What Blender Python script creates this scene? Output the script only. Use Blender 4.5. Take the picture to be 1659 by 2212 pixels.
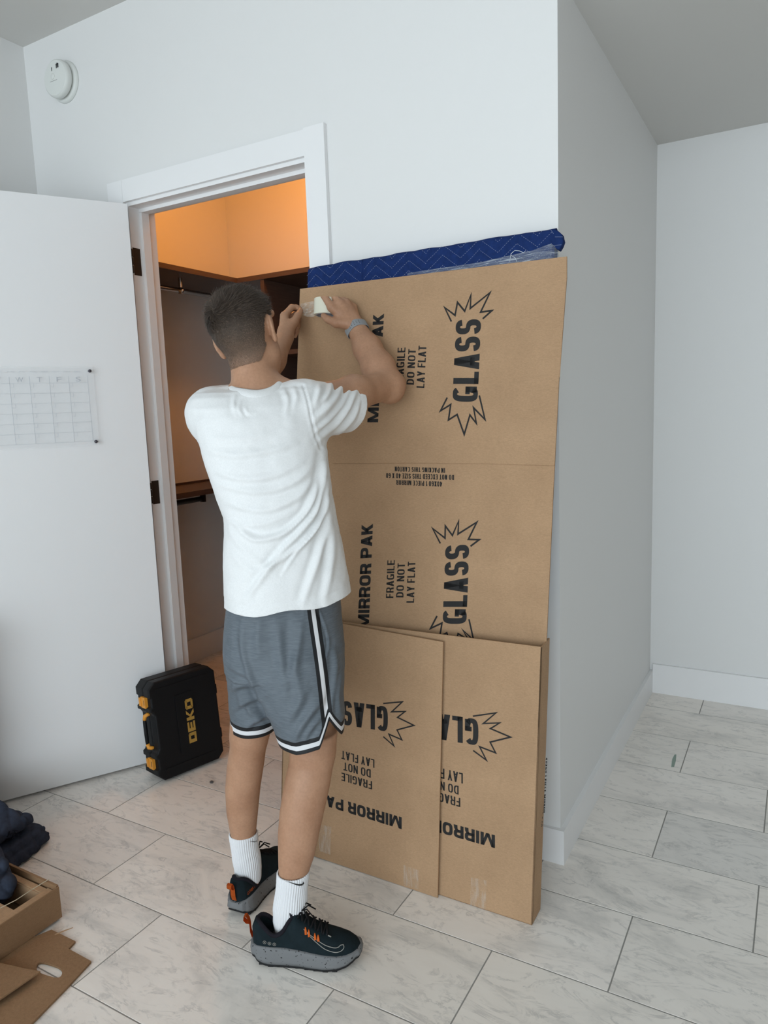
import bpy, bmesh, math, random
import numpy as np
from mathutils import Vector, Matrix

for o in list(bpy.data.objects):
    bpy.data.objects.remove(o, do_unlink=True)
scene = bpy.context.scene
COL = scene.collection
random.seed(7)
rng = np.random.default_rng(7)

# ------------------------------------------------------------------ camera
F_PX = 1564.71
CAM = np.array([0.6174, -2.1063, 1.4396])
YAW, PITCH, ROLL = 0.52488, -0.13697, -0.03704


def cam_axes():
    fw = np.array([-math.sin(YAW) * math.cos(PITCH), math.cos(YAW) * math.cos(PITCH), math.sin(PITCH)])
    rt = np.array([math.cos(YAW), math.sin(YAW), 0.0])
    up = np.cross(rt, fw)
    c, s = math.cos(ROLL), math.sin(ROLL)
    return c * rt + s * up, -s * rt + c * up, fw


RT, UP, FW = cam_axes()
cam_data = bpy.data.cameras.new('camera')
cam_data.sensor_fit = 'HORIZONTAL'
cam_data.sensor_width = 36.0
cam_data.lens = 36.0 * F_PX / 1659.0
cam_data.clip_start = 0.05
cam = bpy.data.objects.new('camera', cam_data)
COL.objects.link(cam)
m = Matrix.Identity(4)
for i in range(3):
    m[i][0], m[i][1], m[i][2], m[i][3] = RT[i], UP[i], -FW[i], CAM[i]
cam.matrix_world = m
scene.camera = cam

# ------------------------------------------------------------------ world, daylight, exposure
world = bpy.data.worlds.new('world')
scene.world = world
world.use_nodes = True
bg = world.node_tree.nodes['Background']
bg.inputs['Color'].default_value = (0.72, 0.84, 1.0, 1)
bg.inputs['Strength'].default_value = 1.2
scene.view_settings.view_transform = 'Standard'
scene.view_settings.look = 'None'
scene.view_settings.exposure = 0.0
scene.view_settings.gamma = 1.0
scene.view_settings.use_curve_mapping = False

# daylight entering through the glazed wall behind the camera
WIN = dict(x0=-2.1, x1=4.2, z0=0.06, z1=2.92, y=-5.8)


def area_light(name, loc, sx, sy, energy, color, rot):
    l = bpy.data.lights.new(name, 'AREA')
    l.shape = 'RECTANGLE'
    l.size, l.size_y = sx, sy
    l.energy = energy
    l.color = color
    o = bpy.data.objects.new(name, l)
    o.location = loc
    o.rotation_euler = rot
    COL.objects.link(o)
    return o


area_light('window_daylight', ((WIN['x0'] + WIN['x1']) / 2, WIN['y'] + 0.02, (WIN['z0'] + WIN['z1']) / 2),
           WIN['x1'] - WIN['x0'], WIN['z1'] - WIN['z0'], 180.0, (0.85, 0.95, 1.0), (math.radians(90), 0, 0))
# warm ceiling lamp inside the closet
lamp_l = bpy.data.lights.new('closet_lamp_light', 'POINT')
lamp_l.energy = 17.5
lamp_l.color = (1.0, 0.38, 0.075)
lamp_l.shadow_soft_size = 0.09
lamp_o = bpy.data.objects.new('closet_lamp_light', lamp_l)
lamp_o.location = (-1.62, 0.75, 2.86)
COL.objects.link(lamp_o)


# ------------------------------------------------------------------ pixel helpers (real distances)
HV = np.array([-0.6348, 0.7727, 0.0])     # horizontal direction from the camera to the person
RV = np.array([0.7727, 0.6348, 0.0])


def ray(u, v):
    return RT * ((u - 829.5) / F_PX) - UP * ((v - 1106.0) / F_PX) + FW


def W(u, v, d):                            # point at horizontal distance d along HV
    r = ray(u, v)
    return CAM + r * (d / (r @ HV))


def PLN(u, v, y0, k=0.125):                # point on the leaning plane y = y0 + k z
    r = ray(u, v)
    t = (y0 + k * CAM[2] - CAM[1]) / (r[1] - k * r[2])
    return CAM + r * t


def ONX(u, v, x):
    r = ray(u, v)
    return CAM + r * ((x - CAM[0]) / r[0])


def ONY(u, v, y):
    r = ray(u, v)
    return CAM + r * ((y - CAM[1]) / r[1])


def ONZ(u, v, z=0.0):
    r = ray(u, v)
    return CAM + r * ((z - CAM[2]) / r[2])


def proj(P):
    q = np.atleast_2d(P) - CAM
    z = q @ FW
    return np.stack([829.5 + F_PX * (q @ RT) / z, 1106.0 - F_PX * (q @ UP) / z], 1)


# ------------------------------------------------------------------ materials
MATS = {}


def mat(name, color, rough=0.6, spec=0.5, metal=0.0, **kw):
    m = bpy.data.materials.new(name)
    m.use_nodes = True
    b = m.node_tree.nodes['Principled BSDF']
    b.inputs['Base Color'].default_value = (*color, 1)
    b.inputs['Roughness'].default_value = rough
    b.inputs['Specular IOR Level'].default_value = spec
    b.inputs['Metallic'].default_value = metal
    for k, v in kw.items():
        b.inputs[k].default_value = v
    MATS[name] = m
    return m


def nd(m, typ, **props):
    n = m.node_tree.nodes.new(typ)
    for k, v in props.items():
        setattr(n, k, v)
    return n


def ln(m, a, b):
    m.node_tree.links.new(a, b)


def bsdf(m):
    return m.node_tree.nodes['Principled BSDF']


def coords(m, scale=(1, 1, 1), kind='Object'):
    tc = nd(m, 'ShaderNodeTexCoord')
    mp = nd(m, 'ShaderNodeMapping')
    mp.inputs['Scale'].default_value = scale
    ln(m, tc.outputs[kind], mp.inputs['Vector'])
    return mp.outputs['Vector']


def noise(m, vec, scale, detail=3.0, rough=0.55, dist=0.0):
    n = nd(m, 'ShaderNodeTexNoise')
    n.inputs['Scale'].default_value = scale
    n.inputs['Detail'].default_value = detail
    n.inputs['Roughness'].default_value = rough
    n.inputs['Distortion'].default_value = dist
    if vec is not None:
        ln(m, vec, n.inputs['Vector'])
    return n.outputs['Fac']


def ramp(m, fac, stops, interp='LINEAR'):
    r = nd(m, 'ShaderNodeValToRGB')
    cr = r.color_ramp
    cr.interpolation = interp
    while len(cr.elements) < len(stops):
        cr.elements.new(0.5)
    for e, (p, c) in zip(cr.elements, stops):
        e.position = p
        e.color = (*c, 1) if len(c) == 3 else c
    ln(m, fac, r.inputs['Fac'])
    return r.outputs['Color']


def mixc(m, fac, a, b, mode='MIX'):
    n = nd(m, 'ShaderNodeMix', data_type='RGBA', blend_type=mode)
    for inp, val in ((n.inputs[0], fac), (n.inputs[6], a), (n.inputs[7], b)):
        if hasattr(val, 'is_output'):
            ln(m, val, inp)
        elif isinstance(val, (int, float)):
            inp.default_value = val
        else:
            inp.default_value = (*val, 1)
    return n.outputs[2]


def bump(m, fac, strength, dist=0.002):
    b = nd(m, 'ShaderNodeBump')
    b.inputs['Strength'].default_value = strength
    b.inputs['Distance'].default_value = dist
    ln(m, fac, b.inputs['Height'])
    ln(m, b.outputs['Normal'], bsdf(m).inputs['Normal'])


def base(m, col):
    ln(m, col, bsdf(m).inputs['Base Color'])


M = {}


def paint(name, c, rough=0.55):
    m = mat(name, c, rough, 0.35)
    v = coords(m, kind='Object')
    bump(m, noise(m, v, 260, 2), 0.06, 0.001)
    return m


M['wall'] = paint('wall_paint', (0.77, 0.77, 0.76))
M['bounce_wall'] = paint('warm_bounce_wall', (0.26, 0.20, 0.15))  # colour made up for the unseen right wall, to warm and dim its bounce
M['ceiling'] = paint('ceiling_paint', (0.66, 0.65, 0.625), 0.8)
M['trim'] = mat('trim_paint', (0.84, 0.84, 0.84), 0.38, 0.45)
M['door'] = mat('door_paint', (0.82, 0.825, 0.83), 0.36, 0.4)

# marble tile: vein pattern shifted for every tile
m = mat('marble_tile', (0.7, 0.69, 0.67), 0.22, 0.45)
tc = nd(m, 'ShaderNodeTexCoord')
oi = nd(m, 'ShaderNodeObjectInfo')
mul = nd(m, 'ShaderNodeMath', operation='MULTIPLY')
ln(m, oi.outputs['Random'], mul.inputs[0])
mul.inputs[1].default_value = 57.0
add = nd(m, 'ShaderNodeVectorMath', operation='ADD')
ln(m, tc.outputs['Object'], add.inputs[0])
ln(m, mul.outputs[0], add.inputs[1])
mp = nd(m, 'ShaderNodeMapping')
mp.inputs['Rotation'].default_value = (0, 0, 0.6)
mp.inputs['Scale'].default_value = (1.0, 2.4, 1.0)
ln(m, add.outputs[0], mp.inputs['Vector'])
vec = mp.outputs['Vector']
n1 = noise(m, vec, 2.6, 6, 0.62, 0.9)
n2 = noise(m, vec, 5.2, 8, 0.66, 1.6)
n3 = noise(m, vec, 16.0, 4, 0.6, 0.4)
cloud = ramp(m, n1, [(0.30, (0.66, 0.65, 0.63)), (0.48, (0.86, 0.835, 0.80)), (0.68, (0.90, 0.88, 0.845))])
vein = ramp(m, n2, [(0.455, (0, 0, 0)), (0.492, (0.5, 0.5, 0.5)), (0.505, (0.5, 0.5, 0.5)), (0.545, (0, 0, 0))])
vmask = ramp(m, n3, [(0.42, (0, 0, 0)), (0.62, (0.9, 0.9, 0.9))])
vm = nd(m, 'ShaderNodeMath', operation='MULTIPLY')
ln(m, vein, vm.inputs[0])
ln(m, vmask, vm.inputs[1])
c = mixc(m, vm.outputs[0], cloud, (0.40, 0.40, 0.40))
tint = ramp(m, oi.outputs['Random'], [(0.0, (0.84, 0.835, 0.83)), (0.2, (1.03, 1.0, 0.975)), (0.5, (0.98, 0.955, 0.925)), (0.8, (1.05, 1.01, 0.97)), (1.0, (0.90, 0.885, 0.87))])
c = mixc(m, 1.0, c, tint, 'MULTIPLY')
base(m, c)
M['tile'] = m
M['grout'] = mat('grout', (0.30, 0.29, 0.27), 0.9, 0.2)


def cardboard(name, c, rot=0.0):
    m = mat(name, c, 0.82, 0.18)
    v = coords(m, (1, 1, 1))
    f1 = noise(m, coords(m, (120, 120, 420)), 1.0, 4, 0.7)
    f2 = noise(m, v, 7.0, 3)
    f3 = noise(m, coords(m, (500, 500, 900)), 1.0, 2, 0.7)
    a = ramp(m, f1, [(0.25, tuple(x * 0.86 for x in c)), (0.75, tuple(min(1, x * 1.12) for x in c))])
    b = mixc(m, 1.0, a, ramp(m, f2, [(0.3, (0.93, 0.92, 0.91)), (0.7, (1.05, 1.05, 1.05))]), 'MULTIPLY')
    b = mixc(m, 1.0, b, ramp(m, f3, [(0.3, (0.9, 0.9, 0.9)), (0.75, (1.08, 1.08, 1.06))]), 'MULTIPLY')
    base(m, b)
    bump(m, f1, 0.12, 0.001)
    return m


M['card'] = cardboard('cardboard', (0.43, 0.275, 0.162))
M['card_b'] = cardboard('cardboard_dark', (0.285, 0.172, 0.095))
M['card_edge'] = mat('cardboard_edge', (0.24, 0.15, 0.085), 0.9, 0.1)
M['ink'] = mat('printing_ink', (0.018, 0.017, 0.017), 0.65, 0.3)
M['shelf'] = mat('shelf_laminate', (0.085, 0.052, 0.038), 0.4, 0.4)
m = M['shelf']
base(m, ramp(m, noise(m, coords(m, (3, 3, 60)), 3.0, 5), [(0.3, (0.07, 0.042, 0.032)), (0.7, (0.105, 0.065, 0.047))]))
M['bronze'] = mat('dark_bronze', (0.05, 0.04, 0.032), 0.4, 0.5, 0.8)
M['chrome'] = mat('chrome', (0.6, 0.6, 0.6), 0.22, 0.5, 1.0)
M['blackpl'] = mat('black_plastic', (0.0045, 0.005, 0.006), 0.55, 0.25)
M['orange'] = mat('orange_plastic', (0.72, 0.30, 0.035), 0.45, 0.4)
M['logo'] = mat('logo_print', (0.40, 0.235, 0.05), 0.5, 0.3)
M['plastic_white'] = mat('white_plastic', (0.72, 0.74, 0.71), 0.45, 0.4)
M['dark'] = mat('dark_print', (0.02, 0.02, 0.022), 0.6, 0.3)


def fabric(name, c, sc=900, bs=0.35):
    m = mat(name, c, 0.9, 0.15)
    v = coords(m)
    f = noise(m, v, sc, 2)
    base(m, ramp(m, noise(m, v, 60, 3), [(0.3, tuple(x * 0.82 for x in c)), (0.7, tuple(min(1, x * 1.15) for x in c))]))
    bump(m, f, bs, 0.001)
    return m


M['navy'] = fabric('navy_quilt', (0.010, 0.028, 0.118))
M['navy_dark'] = fabric('dark_navy_quilt', (0.036, 0.045, 0.070))
M['thread'] = mat('white_thread', (0.26, 0.31, 0.42), 0.8, 0.2)
M['thread_dark'] = mat('dark_thread', (0.012, 0.014, 0.022), 0.9, 0.1)


# ------------------------------------------------------------------ mesh helpers
def link(name, me, material=None, parent=None):
    o = bpy.data.objects.new(name, me)
    if material is not None and not me.materials:
        me.materials.append(material)
    COL.objects.link(o)
    if parent is not None:
        o.parent = parent
    return o


def tag(o, label=None, cat=None, group=None, kind=None):
    if label:
        o['label'] = label
    if cat:
        o['category'] = cat
    if group:
        o['group'] = group
    if kind:
        o['kind'] = kind
    return o


def empty(name, loc=(0, 0, 0)):
    o = bpy.data.objects.new(name, None)
    o.empty_display_size = 0.1
    o.location = loc
    COL.objects.link(o)
    return o


def obj(name, bm, material, parent=None, smooth=False, world_loc=True):
    """link a bmesh given in world coordinates; parents keep only a translation"""
    me = bpy.data.meshes.new(name)
    if parent is not None and world_loc:
        off = parent_origin(parent)
        bmesh.ops.translate(bm, verts=bm.verts, vec=-off)
    bm.normal_update()
    bm.to_mesh(me)
    bm.free()
    if smooth:
        for p in me.polygons:
            p.use_smooth = True
    return link(name, me, material, parent)


def parent_origin(p):
    v = Vector((0, 0, 0))
    while p is not None:
        v += p.location
        p = p.parent
    return v


def npmesh(name, V, F, material, parent=None, smooth=True, attrs=None):
    V = np.asarray(V, float)
    if parent is not None:
        V = V - np.array(parent_origin(parent))
    me = bpy.data.meshes.new(name)
    F = [list(map(int, f)) for f in F] if not isinstance(F, np.ndarray) else F
    if isinstance(F, np.ndarray):
        k = F.shape[1]
        me.vertices.add(len(V))
        me.vertices.foreach_set('co', V.astype(np.float32).ravel())
        me.loops.add(F.size)
        me.loops.foreach_set('vertex_index', F.astype(np.int32).ravel())
        me.polygons.add(len(F))
        me.polygons.foreach_set('loop_start', np.arange(0, F.size, k, dtype=np.int32))
        me.polygons.foreach_set('loop_total', np.full(len(F), k, np.int32))
        me.update(calc_edges=True)
        me.validate()
    else:
        me.from_pydata([tuple(v) for v in V], [], F)
        me.update()
    if smooth:
        me.polygons.foreach_set('use_smooth', np.ones(len(me.polygons), bool))
    for k, a in (attrs or {}).items():
        at = me.attributes.new(k, 'FLOAT', 'POINT')
        at.data.foreach_set('value', np.asarray(a, np.float32))
    return link(name, me, material, parent)


def box(bm, lo, hi, mtx=None):
    x0, y0, z0 = lo
    x1, y1, z1 = hi
    vs = [(x0, y0, z0), (x1, y0, z0), (x1, y1, z0), (x0, y1, z0), (x0, y0, z1), (x1, y0, z1), (x1, y1, z1), (x0, y1, z1)]
    vs = [bm.verts.new(mtx @ Vector(v) if mtx else v) for v in vs]
    fs = []
    for f in ((0, 3, 2, 1), (4, 5, 6, 7), (0, 1, 5, 4), (1, 2, 6, 5), (2, 3, 7, 6), (3, 0, 4, 7)):
        fs.append(bm.faces.new([vs[i] for i in f]))
    return vs, fs


def bevel(bm, w, seg=2, angle=0.5):
    es = [e for e in bm.edges if len(e.link_faces) == 2 and e.calc_face_angle(0) > angle]
    bmesh.ops.bevel(bm, geom=es, offset=w, segments=seg, profile=0.6, affect='EDGES', clamp_overlap=True)


def boxobj(name, lo, hi, material, parent=None, bev=0.0, seg=2, mtx=None):
    bm = bmesh.new()
    box(bm, lo, hi, mtx)
    if bev:
        bevel(bm, bev, seg)
    return obj(name, bm, material, parent)


def prism(bm, pts, direction):
    """closed polygon (list of 3D points) extruded along a vector"""
    d = Vector(direction)
    a = [bm.verts.new(Vector(p)) for p in pts]
    b = [bm.verts.new(Vector(p) + d) for p in pts]
    n = len(pts)
    bm.faces.new(a[::-1])
    bm.faces.new(b)
    for i in range(n):
        bm.faces.new((a[i], a[(i + 1) % n], b[(i + 1) % n], b[i]))
    bmesh.ops.recalc_face_normals(bm, faces=bm.faces)


def lathe(bm, prof, mtx, seg=48, cap=True):
    rings = []
    for r, z in prof:
        rings.append([bm.verts.new(mtx @ Vector((r * math.cos(2 * math.pi * i / seg), r * math.sin(2 * math.pi * i / seg), z))) for i in range(seg)])
    for a, b in zip(rings[:-1], rings[1:]):
        for i in range(seg):
            bm.faces.new((a[i], a[(i + 1) % seg], b[(i + 1) % seg], b[i]))
    if cap:
        bm.faces.new(rings[0][::-1])
        bm.faces.new(rings[-1])
    bmesh.ops.recalc_face_normals(bm, faces=bm.faces)


def frame_to(axis_z, origin, hint=(0, 0, 1)):
    z = Vector(axis_z).normalized()
    x = Vector(hint).cross(z)
    if x.length < 1e-4:
        x = Vector((1, 0, 0)).cross(z)
    x.normalize()
    y = z.cross(x)
    mm = Matrix((x, y, z)).transposed().to_4x4()
    mm.translation = Vector(origin)
    return mm


def tube(bm, pts, r, seg=8, closed=False, flat=None):
    """tube along a polyline; r is a number or a list"""
    pts = [Vector(p) for p in pts]
    n = len(pts)
    rr = r if isinstance(r, (list, tuple, np.ndarray)) else [r] * n
    rings = []
    prev = None
    for i, p in enumerate(pts):
        a = pts[(i - 1) % n] if (i > 0 or closed) else p
        b = pts[(i + 1) % n] if (i < n - 1 or closed) else p
        t = (b - a).normalized()
        if prev is None:
            h = Vector((0, 0, 1)) if abs(t.z) < 0.9 else Vector((1, 0, 0))
            x = h.cross(t).normalized()
        else:
            x = (prev - t * prev.dot(t)).normalized()
        prev = x
        y = t.cross(x)
        k = flat or 1.0
        rings.append([bm.verts.new(p + (x * math.cos(2 * math.pi * j / seg) + y * k * math.sin(2 * math.pi * j / seg)) * rr[i]) for j in range(seg)])
    pairs = list(zip(rings[:-1], rings[1:]))
    if closed:
        pairs.append((rings[-1], rings[0]))
    for a, b in pairs:
        for j in range(seg):
            bm.faces.new((a[j], a[(j + 1) % seg], b[(j + 1) % seg], b[j]))
    if not closed:
        bm.faces.new(rings[0][::-1])
        bm.faces.new(rings[-1])
    bmesh.ops.recalc_face_normals(bm, faces=bm.faces)


def text_verts(s, bold=0.0):
    """flat text mesh, bounding box scaled to 0..1 x 0..1"""
    c = bpy.data.curves.new('text', 'FONT')
    c.body = s
    c.offset = bold
    c.resolution_u = 3
    c.space_character = 1.0 + bold * 1.5
    c.space_word = 0.8
    o = bpy.data.objects.new('text', c)
    COL.objects.link(o)
    bpy.context.view_layer.update()
    dg = bpy.context.evaluated_depsgraph_get()
    me = o.evaluated_get(dg).to_mesh()
    V = np.array([v.co[:2] for v in me.vertices])
    F = [list(p.vertices) for p in me.polygons]
    o.evaluated_get(dg).to_mesh_clear()
    bpy.data.objects.remove(o, do_unlink=True)
    bpy.data.curves.remove(c)
    lo, hi = V.min(0), V.max(0)
    return (V - lo) / (hi - lo), F


def text_obj(name, s, bl, br, tl, normal, material, parent, bold=0.02, lift=0.0004):
    V, F = text_verts(s, bold)
    bl, br, tl = np.array(bl), np.array(br), np.array(tl)
    n = np.array(normal) / np.linalg.norm(normal)
    P = bl + V[:, :1] * (br - bl) + V[:, 1:] * (tl - bl) + n * lift
    return npmesh(name, P, F, material, parent, smooth=False)


def stroke_obj(name, pts, width, normal, material, parent, lift=0.0004, closed=False):
    """flat printed line with mitred corners"""
    n = Vector(normal).normalized()
    P = [Vector(p) + n * lift for p in pts]
    V, F = [], []
    k = len(P)
    for i, p in enumerate(P):
        a = P[i - 1] if i > 0 else (P[-1] if closed else None)
        b = P[i + 1] if i < k - 1 else (P[0] if closed else None)
        d1 = (p - a).normalized() if a is not None else (b - p).normalized()
        d2 = (b - p).normalized() if b is not None else d1
        s1 = n.cross(d1)
        s2 = n.cross(d2)
        mid = (s1 + s2)
        mid = mid.normalized() if mid.length > 1e-5 else s1
        w = width / 2 / max(0.30, mid.dot(s1))
        V += [p + mid * w, p - mid * w]
    for i in range(k - 1 + int(closed)):
        j = (i + 1) % k
        F.append([2 * i, 2 * i + 1, 2 * j + 1, 2 * j])
    return npmesh(name, [tuple(v) for v in V], F, material, parent, smooth=False)


# ------------------------------------------------------------------ block lettering (bold grotesque capitals)
def glyph(ch, w, t):
    """list of polygons for one capital in a box w x 1, stroke t"""
    P = []
    tv = t * 0.86                           # horizontal strokes slightly thinner
    l, r, bt, tp, cx, md = t / 2, w - t / 2, tv / 2, 1 - tv / 2, w / 2, 0.5

    def vbar(x, y0=0.0, y1=1.0):
        P.append([(x - t / 2, y0), (x + t / 2, y0), (x + t / 2, y1), (x - t / 2, y1)])

    def hbar(y, x0=0.0, x1=None):
        x1 = w if x1 is None else x1
        P.append([(x0, y - tv / 2), (x1, y - tv / 2), (x1, y + tv / 2), (x0, y + tv / 2)])

    def diag(x0, y0, x1, y1, k=1.12):
        P.append([(x0 - t * k / 2, y0), (x0 + t * k / 2, y0), (x1 + t * k / 2, y1), (x1 - t * k / 2, y1)])

    def arc(ccx, ccy, rx, ry, a0, a1, n=18, ex=2.6):
        for i in range(n):
            q = []
            for s, aa in ((1, a0 + (a1 - a0) * i / n), (1, a0 + (a1 - a0) * (i + 1) / n)):
                c_, s_ = math.cos(math.radians(aa)), math.sin(math.radians(aa))
                f = lambda z, e=2 / ex: math.copysign(abs(z) ** e, z)
                q.append((ccx + f(c_) * (rx + t / 2), ccy + f(s_) * (ry + tv / 2), ccx + f(c_) * (rx - t / 2), ccy + f(s_) * (ry - tv / 2)))
            (ax, ay, bx, by), (cx2, cy2, dx, dy) = q
            P.append([(ax, ay), (cx2, cy2), (dx, dy), (bx, by)])

    hx, hy = (r - l) / 2, (tp - bt) / 2
    if ch == 'I' or ch == '1':
        vbar(cx)
        if ch == '1':
            P.append([(cx - t * 1.1, 0.70), (cx, 0.82), (cx, 1.0), (cx - t * 1.1, 0.86)])
    elif ch == 'L':
        vbar(l); hbar(bt)
    elif ch == 'E':
        vbar(l); hbar(bt); hbar(md, 0, w * 0.94); hbar(tp)
    elif ch == 'F':
        vbar(l); hbar(md - 0.02, 0, w * 0.93); hbar(tp)
    elif ch == 'T':
        vbar(cx); hbar(tp)
    elif ch == 'H':
        vbar(l); vbar(r); hbar(md)
    elif ch == 'N':
        vbar(l); vbar(r); diag(l, 1, r, 0, 1.05)
    elif ch == 'M':
        vbar(l); vbar(r); diag(l + t * 0.1, 1, cx, 0, 0.95); diag(r - t * 0.1, 1, cx, 0, 0.95)
    elif ch == 'A':
        diag(t * 0.55, 0, cx, 1); diag(w - t * 0.55, 0, cx, 1); hbar(0.27, w * 0.24, w * 0.76)
    elif ch == 'K':
        vbar(l); diag(w - t * 0.6, 1, l + t * 0.3, 0.36, 1.15); diag(w - t * 0.55, 0, l + (r - l) * 0.30, 0.66, 1.15)
    elif ch == 'X':
        diag(t * 0.55, 0, w - t * 0.55, 1); diag(t * 0.55, 1, w - t * 0.55, 0)
    elif ch == 'Y':
        vbar(cx, 0, 0.46); diag(cx, 0.38, t * 0.55, 1); diag(cx, 0.38, w - t * 0.55, 1)
    elif ch == 'Z':
        hbar(bt); hbar(tp); diag(t * 0.6, 0.08, w - t * 0.6, 0.92)
    elif ch in 'O0':
        arc(cx, md, hx, hy, 0, 360, 32, 3.0)
    elif ch == 'D':
        vbar(l)
        arc(l + t * 0.2, md, r - l - t * 0.2, hy, -90, 90, 20, 3.0)
    elif ch == 'C':
        arc(cx, md, hx, hy, 42, 318, 26, 3.0)
    elif ch == 'G':
        arc(cx, md, hx, hy, 42, 325, 26, 3.0); vbar(r, 0.05, 0.5); hbar(0.5 - tv / 2, cx, w)
    elif ch == 'U':
        vbar(l, 0.4, 1); vbar(r, 0.4, 1); arc(cx, 0.42, hx, 0.42 - bt, 180, 360, 18, 3.0)
    elif ch in 'PR':
        yb = 0.43 if ch == 'P' else 0.46
        vbar(l); hbar(tp, 0, cx); hbar(yb, 0, cx)
        arc(cx - t * 0.1, (tp + yb) / 2, r - cx + t * 0.1, (tp - yb) / 2, -90, 90, 16, 3.0)
        if ch == 'R':
            P.append([(r - t * 0.62, 0), (r + t * 0.55, 0), (r + t * 0.38, 0.30), (cx + t * 0.9, yb), (cx - t * 0.1, yb), (r - t * 0.68, 0.26)])
    elif ch == 'S':
        y1, y2 = (md + tp) / 2, (md + bt) / 2
        ry = (tp - md) / 2
        arc(cx, y1, hx, ry, 8, 270, 20, 2.4); arc(cx, y2, hx, ry, 90, -172, 20, 2.4)
    elif ch == '4':
        vbar(w * 0.68); hbar(0.25); diag(t * 0.5, 0.25, w * 0.62, 1, 1.0)
    elif ch == '6':
        arc(cx, 0.31, hx, 0.31 - bt, 0, 360, 24, 2.6); arc(cx, md, hx, hy, 40, 190, 14, 3.0)
    return P


WIDE = {'I': 0.0, '1': 0.55, 'M': 1.42, 'A': 1.05, 'L': 0.84, 'F': 0.84, 'E': 0.88, 'T': 0.92, 'Y': 1.0, 'G': 1.05, 'O': 1.04}


def block_text(s, t=0.2, w=0.52, gap=0.09, space=0.28):
    V, F = [], []
    x = 0.0
    for ch in s:
        if ch == ' ':
            x += space
            continue
        cw = w * WIDE.get(ch, 1.0)
        if ch == 'I':
            cw = t
        for pg in glyph(ch, cw, t):
            k = len(V)
            V += [(x + px, py) for px, py in pg]
            F.append(list(range(k, k + len(pg))))
        x += cw + gap
    V = np.array(V)
    V[:, 0] /= (x - gap)
    return V, F


def block_obj(name, s, bl, br, tl, normal, material, parent, t=0.2, w=0.52, gap=0.09, space=0.28, lift=0.0004):
    V, F = block_text(s, t, w, gap, space)
    bl, br, tl = np.array(bl), np.array(br), np.array(tl)
    n = np.array(normal) / np.linalg.norm(normal)
    P = bl + V[:, :1] * (br - bl) + V[:, 1:] * (tl - bl) + n * lift
    return npmesh(name, P, F, material, parent, smooth=False)


# ------------------------------------------------------------------ the setting
H1, H2 = 3.0, 2.5965
XL, XR, YN, YF = -2.256, 4.6, -5.8, 1.564
DL, DR, DH, CW = -1.7237, -0.848, 2.2916, 0.082
CX, CYB, WT = -2.5, 1.475, 0.13


def struct(name, boxes, material, parent=None, bev=0.0):
    bm = bmesh.new()
    for lo, hi in boxes:
        box(bm, lo, hi)
    if bev:
        bevel(bm, bev, 2)
    o = obj(name, bm, material, parent)
    if parent is None:
        o['kind'] = 'structure'
    return o


struct('wall_back', [((-2.6, 0, 0), (DL - 0.03, WT, 3.1)), ((DR + 0.03, 0, 0), (0, WT, 3.1)), ((DL - 0.03, 0, DH + 0.03), (DR + 0.03, WT, 3.1))], M['wall'])
struct('wall_left', [((XL - 0.1, YN, 0), (XL, 0, 3.1))], M['wall'])
struct('wall_hall_left', [((-0.1, WT, 0), (0, YF, 3.1))], M['wall'])
struct('wall_hall_end', [((-0.1, YF, 0), (XR, YF + 0.1, 3.1))], M['wall'])
struct('wall_right', [((XR, YN, 0), (XR + 0.1, YF + 0.1, 3.1))], M['bounce_wall'])
struct('wall_closet_left', [((CX - 0.1, WT, 0), (CX, CYB + 0.1, 3.1))], M['wall'])
struct('wall_closet_back', [((CX, CYB, 0), (-0.1, CYB + 0.089, 3.1))], M['wall'])
w = WIN
struct('wall_window', [((XL - 0.1, YN - 0.12, 0), (w['x0'], YN, 3.1)), ((w['x1'], YN - 0.12, 0), (XR + 0.1, YN, 3.1)),
                       ((w['x0'], YN - 0.12, 0), (w['x1'], YN, w['z0'])), ((w['x0'], YN - 0.12, w['z1']), (w['x1'], YN, 3.1))], M['wall'])
struct('ceiling', [((XL - 0.1, YN - 0.1, H1), (XR + 0.1, 0, H1 + 0.1)), ((CX - 0.1, 0, H1), (0, YF, H1 + 0.1))], M['ceiling'])
struct('ceiling_hall', [((0, 0, H2), (XR, YF, H2 + 0.1)), ((0, 0, H2 + 0.1), (XR, 0.08, H1 + 0.05))], M['ceiling'])

# window behind the camera: frame and panes
wf = bmesh.new()
for i in range(5):
    x = w['x0'] + (w['x1'] - w['x0']) * i / 4
    box(wf, (x - 0.025, YN - 0.09, w['z0']), (x + 0.025, YN - 0.04, w['z1']))
for z in (w['z0'], w['z1'] - 0.05):
    box(wf, (w['x0'], YN - 0.089, z), (w['x1'], YN - 0.041, z + 0.05))
win = obj('window_1', wf, M['trim'])
win['kind'] = 'structure'
mg = mat('window_glass', (0.9, 0.95, 1.0), 0.02, 0.5)
bsdf(mg).inputs['Transmission Weight'].default_value = 1.0
bsdf(mg).inputs['Alpha'].default_value = 0.25
for i in range(4):
    x0 = w['x0'] + (w['x1'] - w['x0']) * i / 4 + 0.025
    x1 = w['x0'] + (w['x1'] - w['x0']) * (i + 1) / 4 - 0.025
    boxobj('pane', (x0, YN - 0.068, w['z0'] + 0.05), (x1, YN - 0.062, w['z1'] - 0.05), mg, win)

# floor: base slab with single tiles as parts
TW, TL_, TY0, TX0, GAP = 0.305, 0.6085, 1.3717, 0.2512, 0.0036
floor = struct('floor', [((-2.6, YN - 0.1, -0.06), (XR + 0.1, YF + 0.1, -0.0007))], M['grout'])
tile_cache = {}


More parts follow.
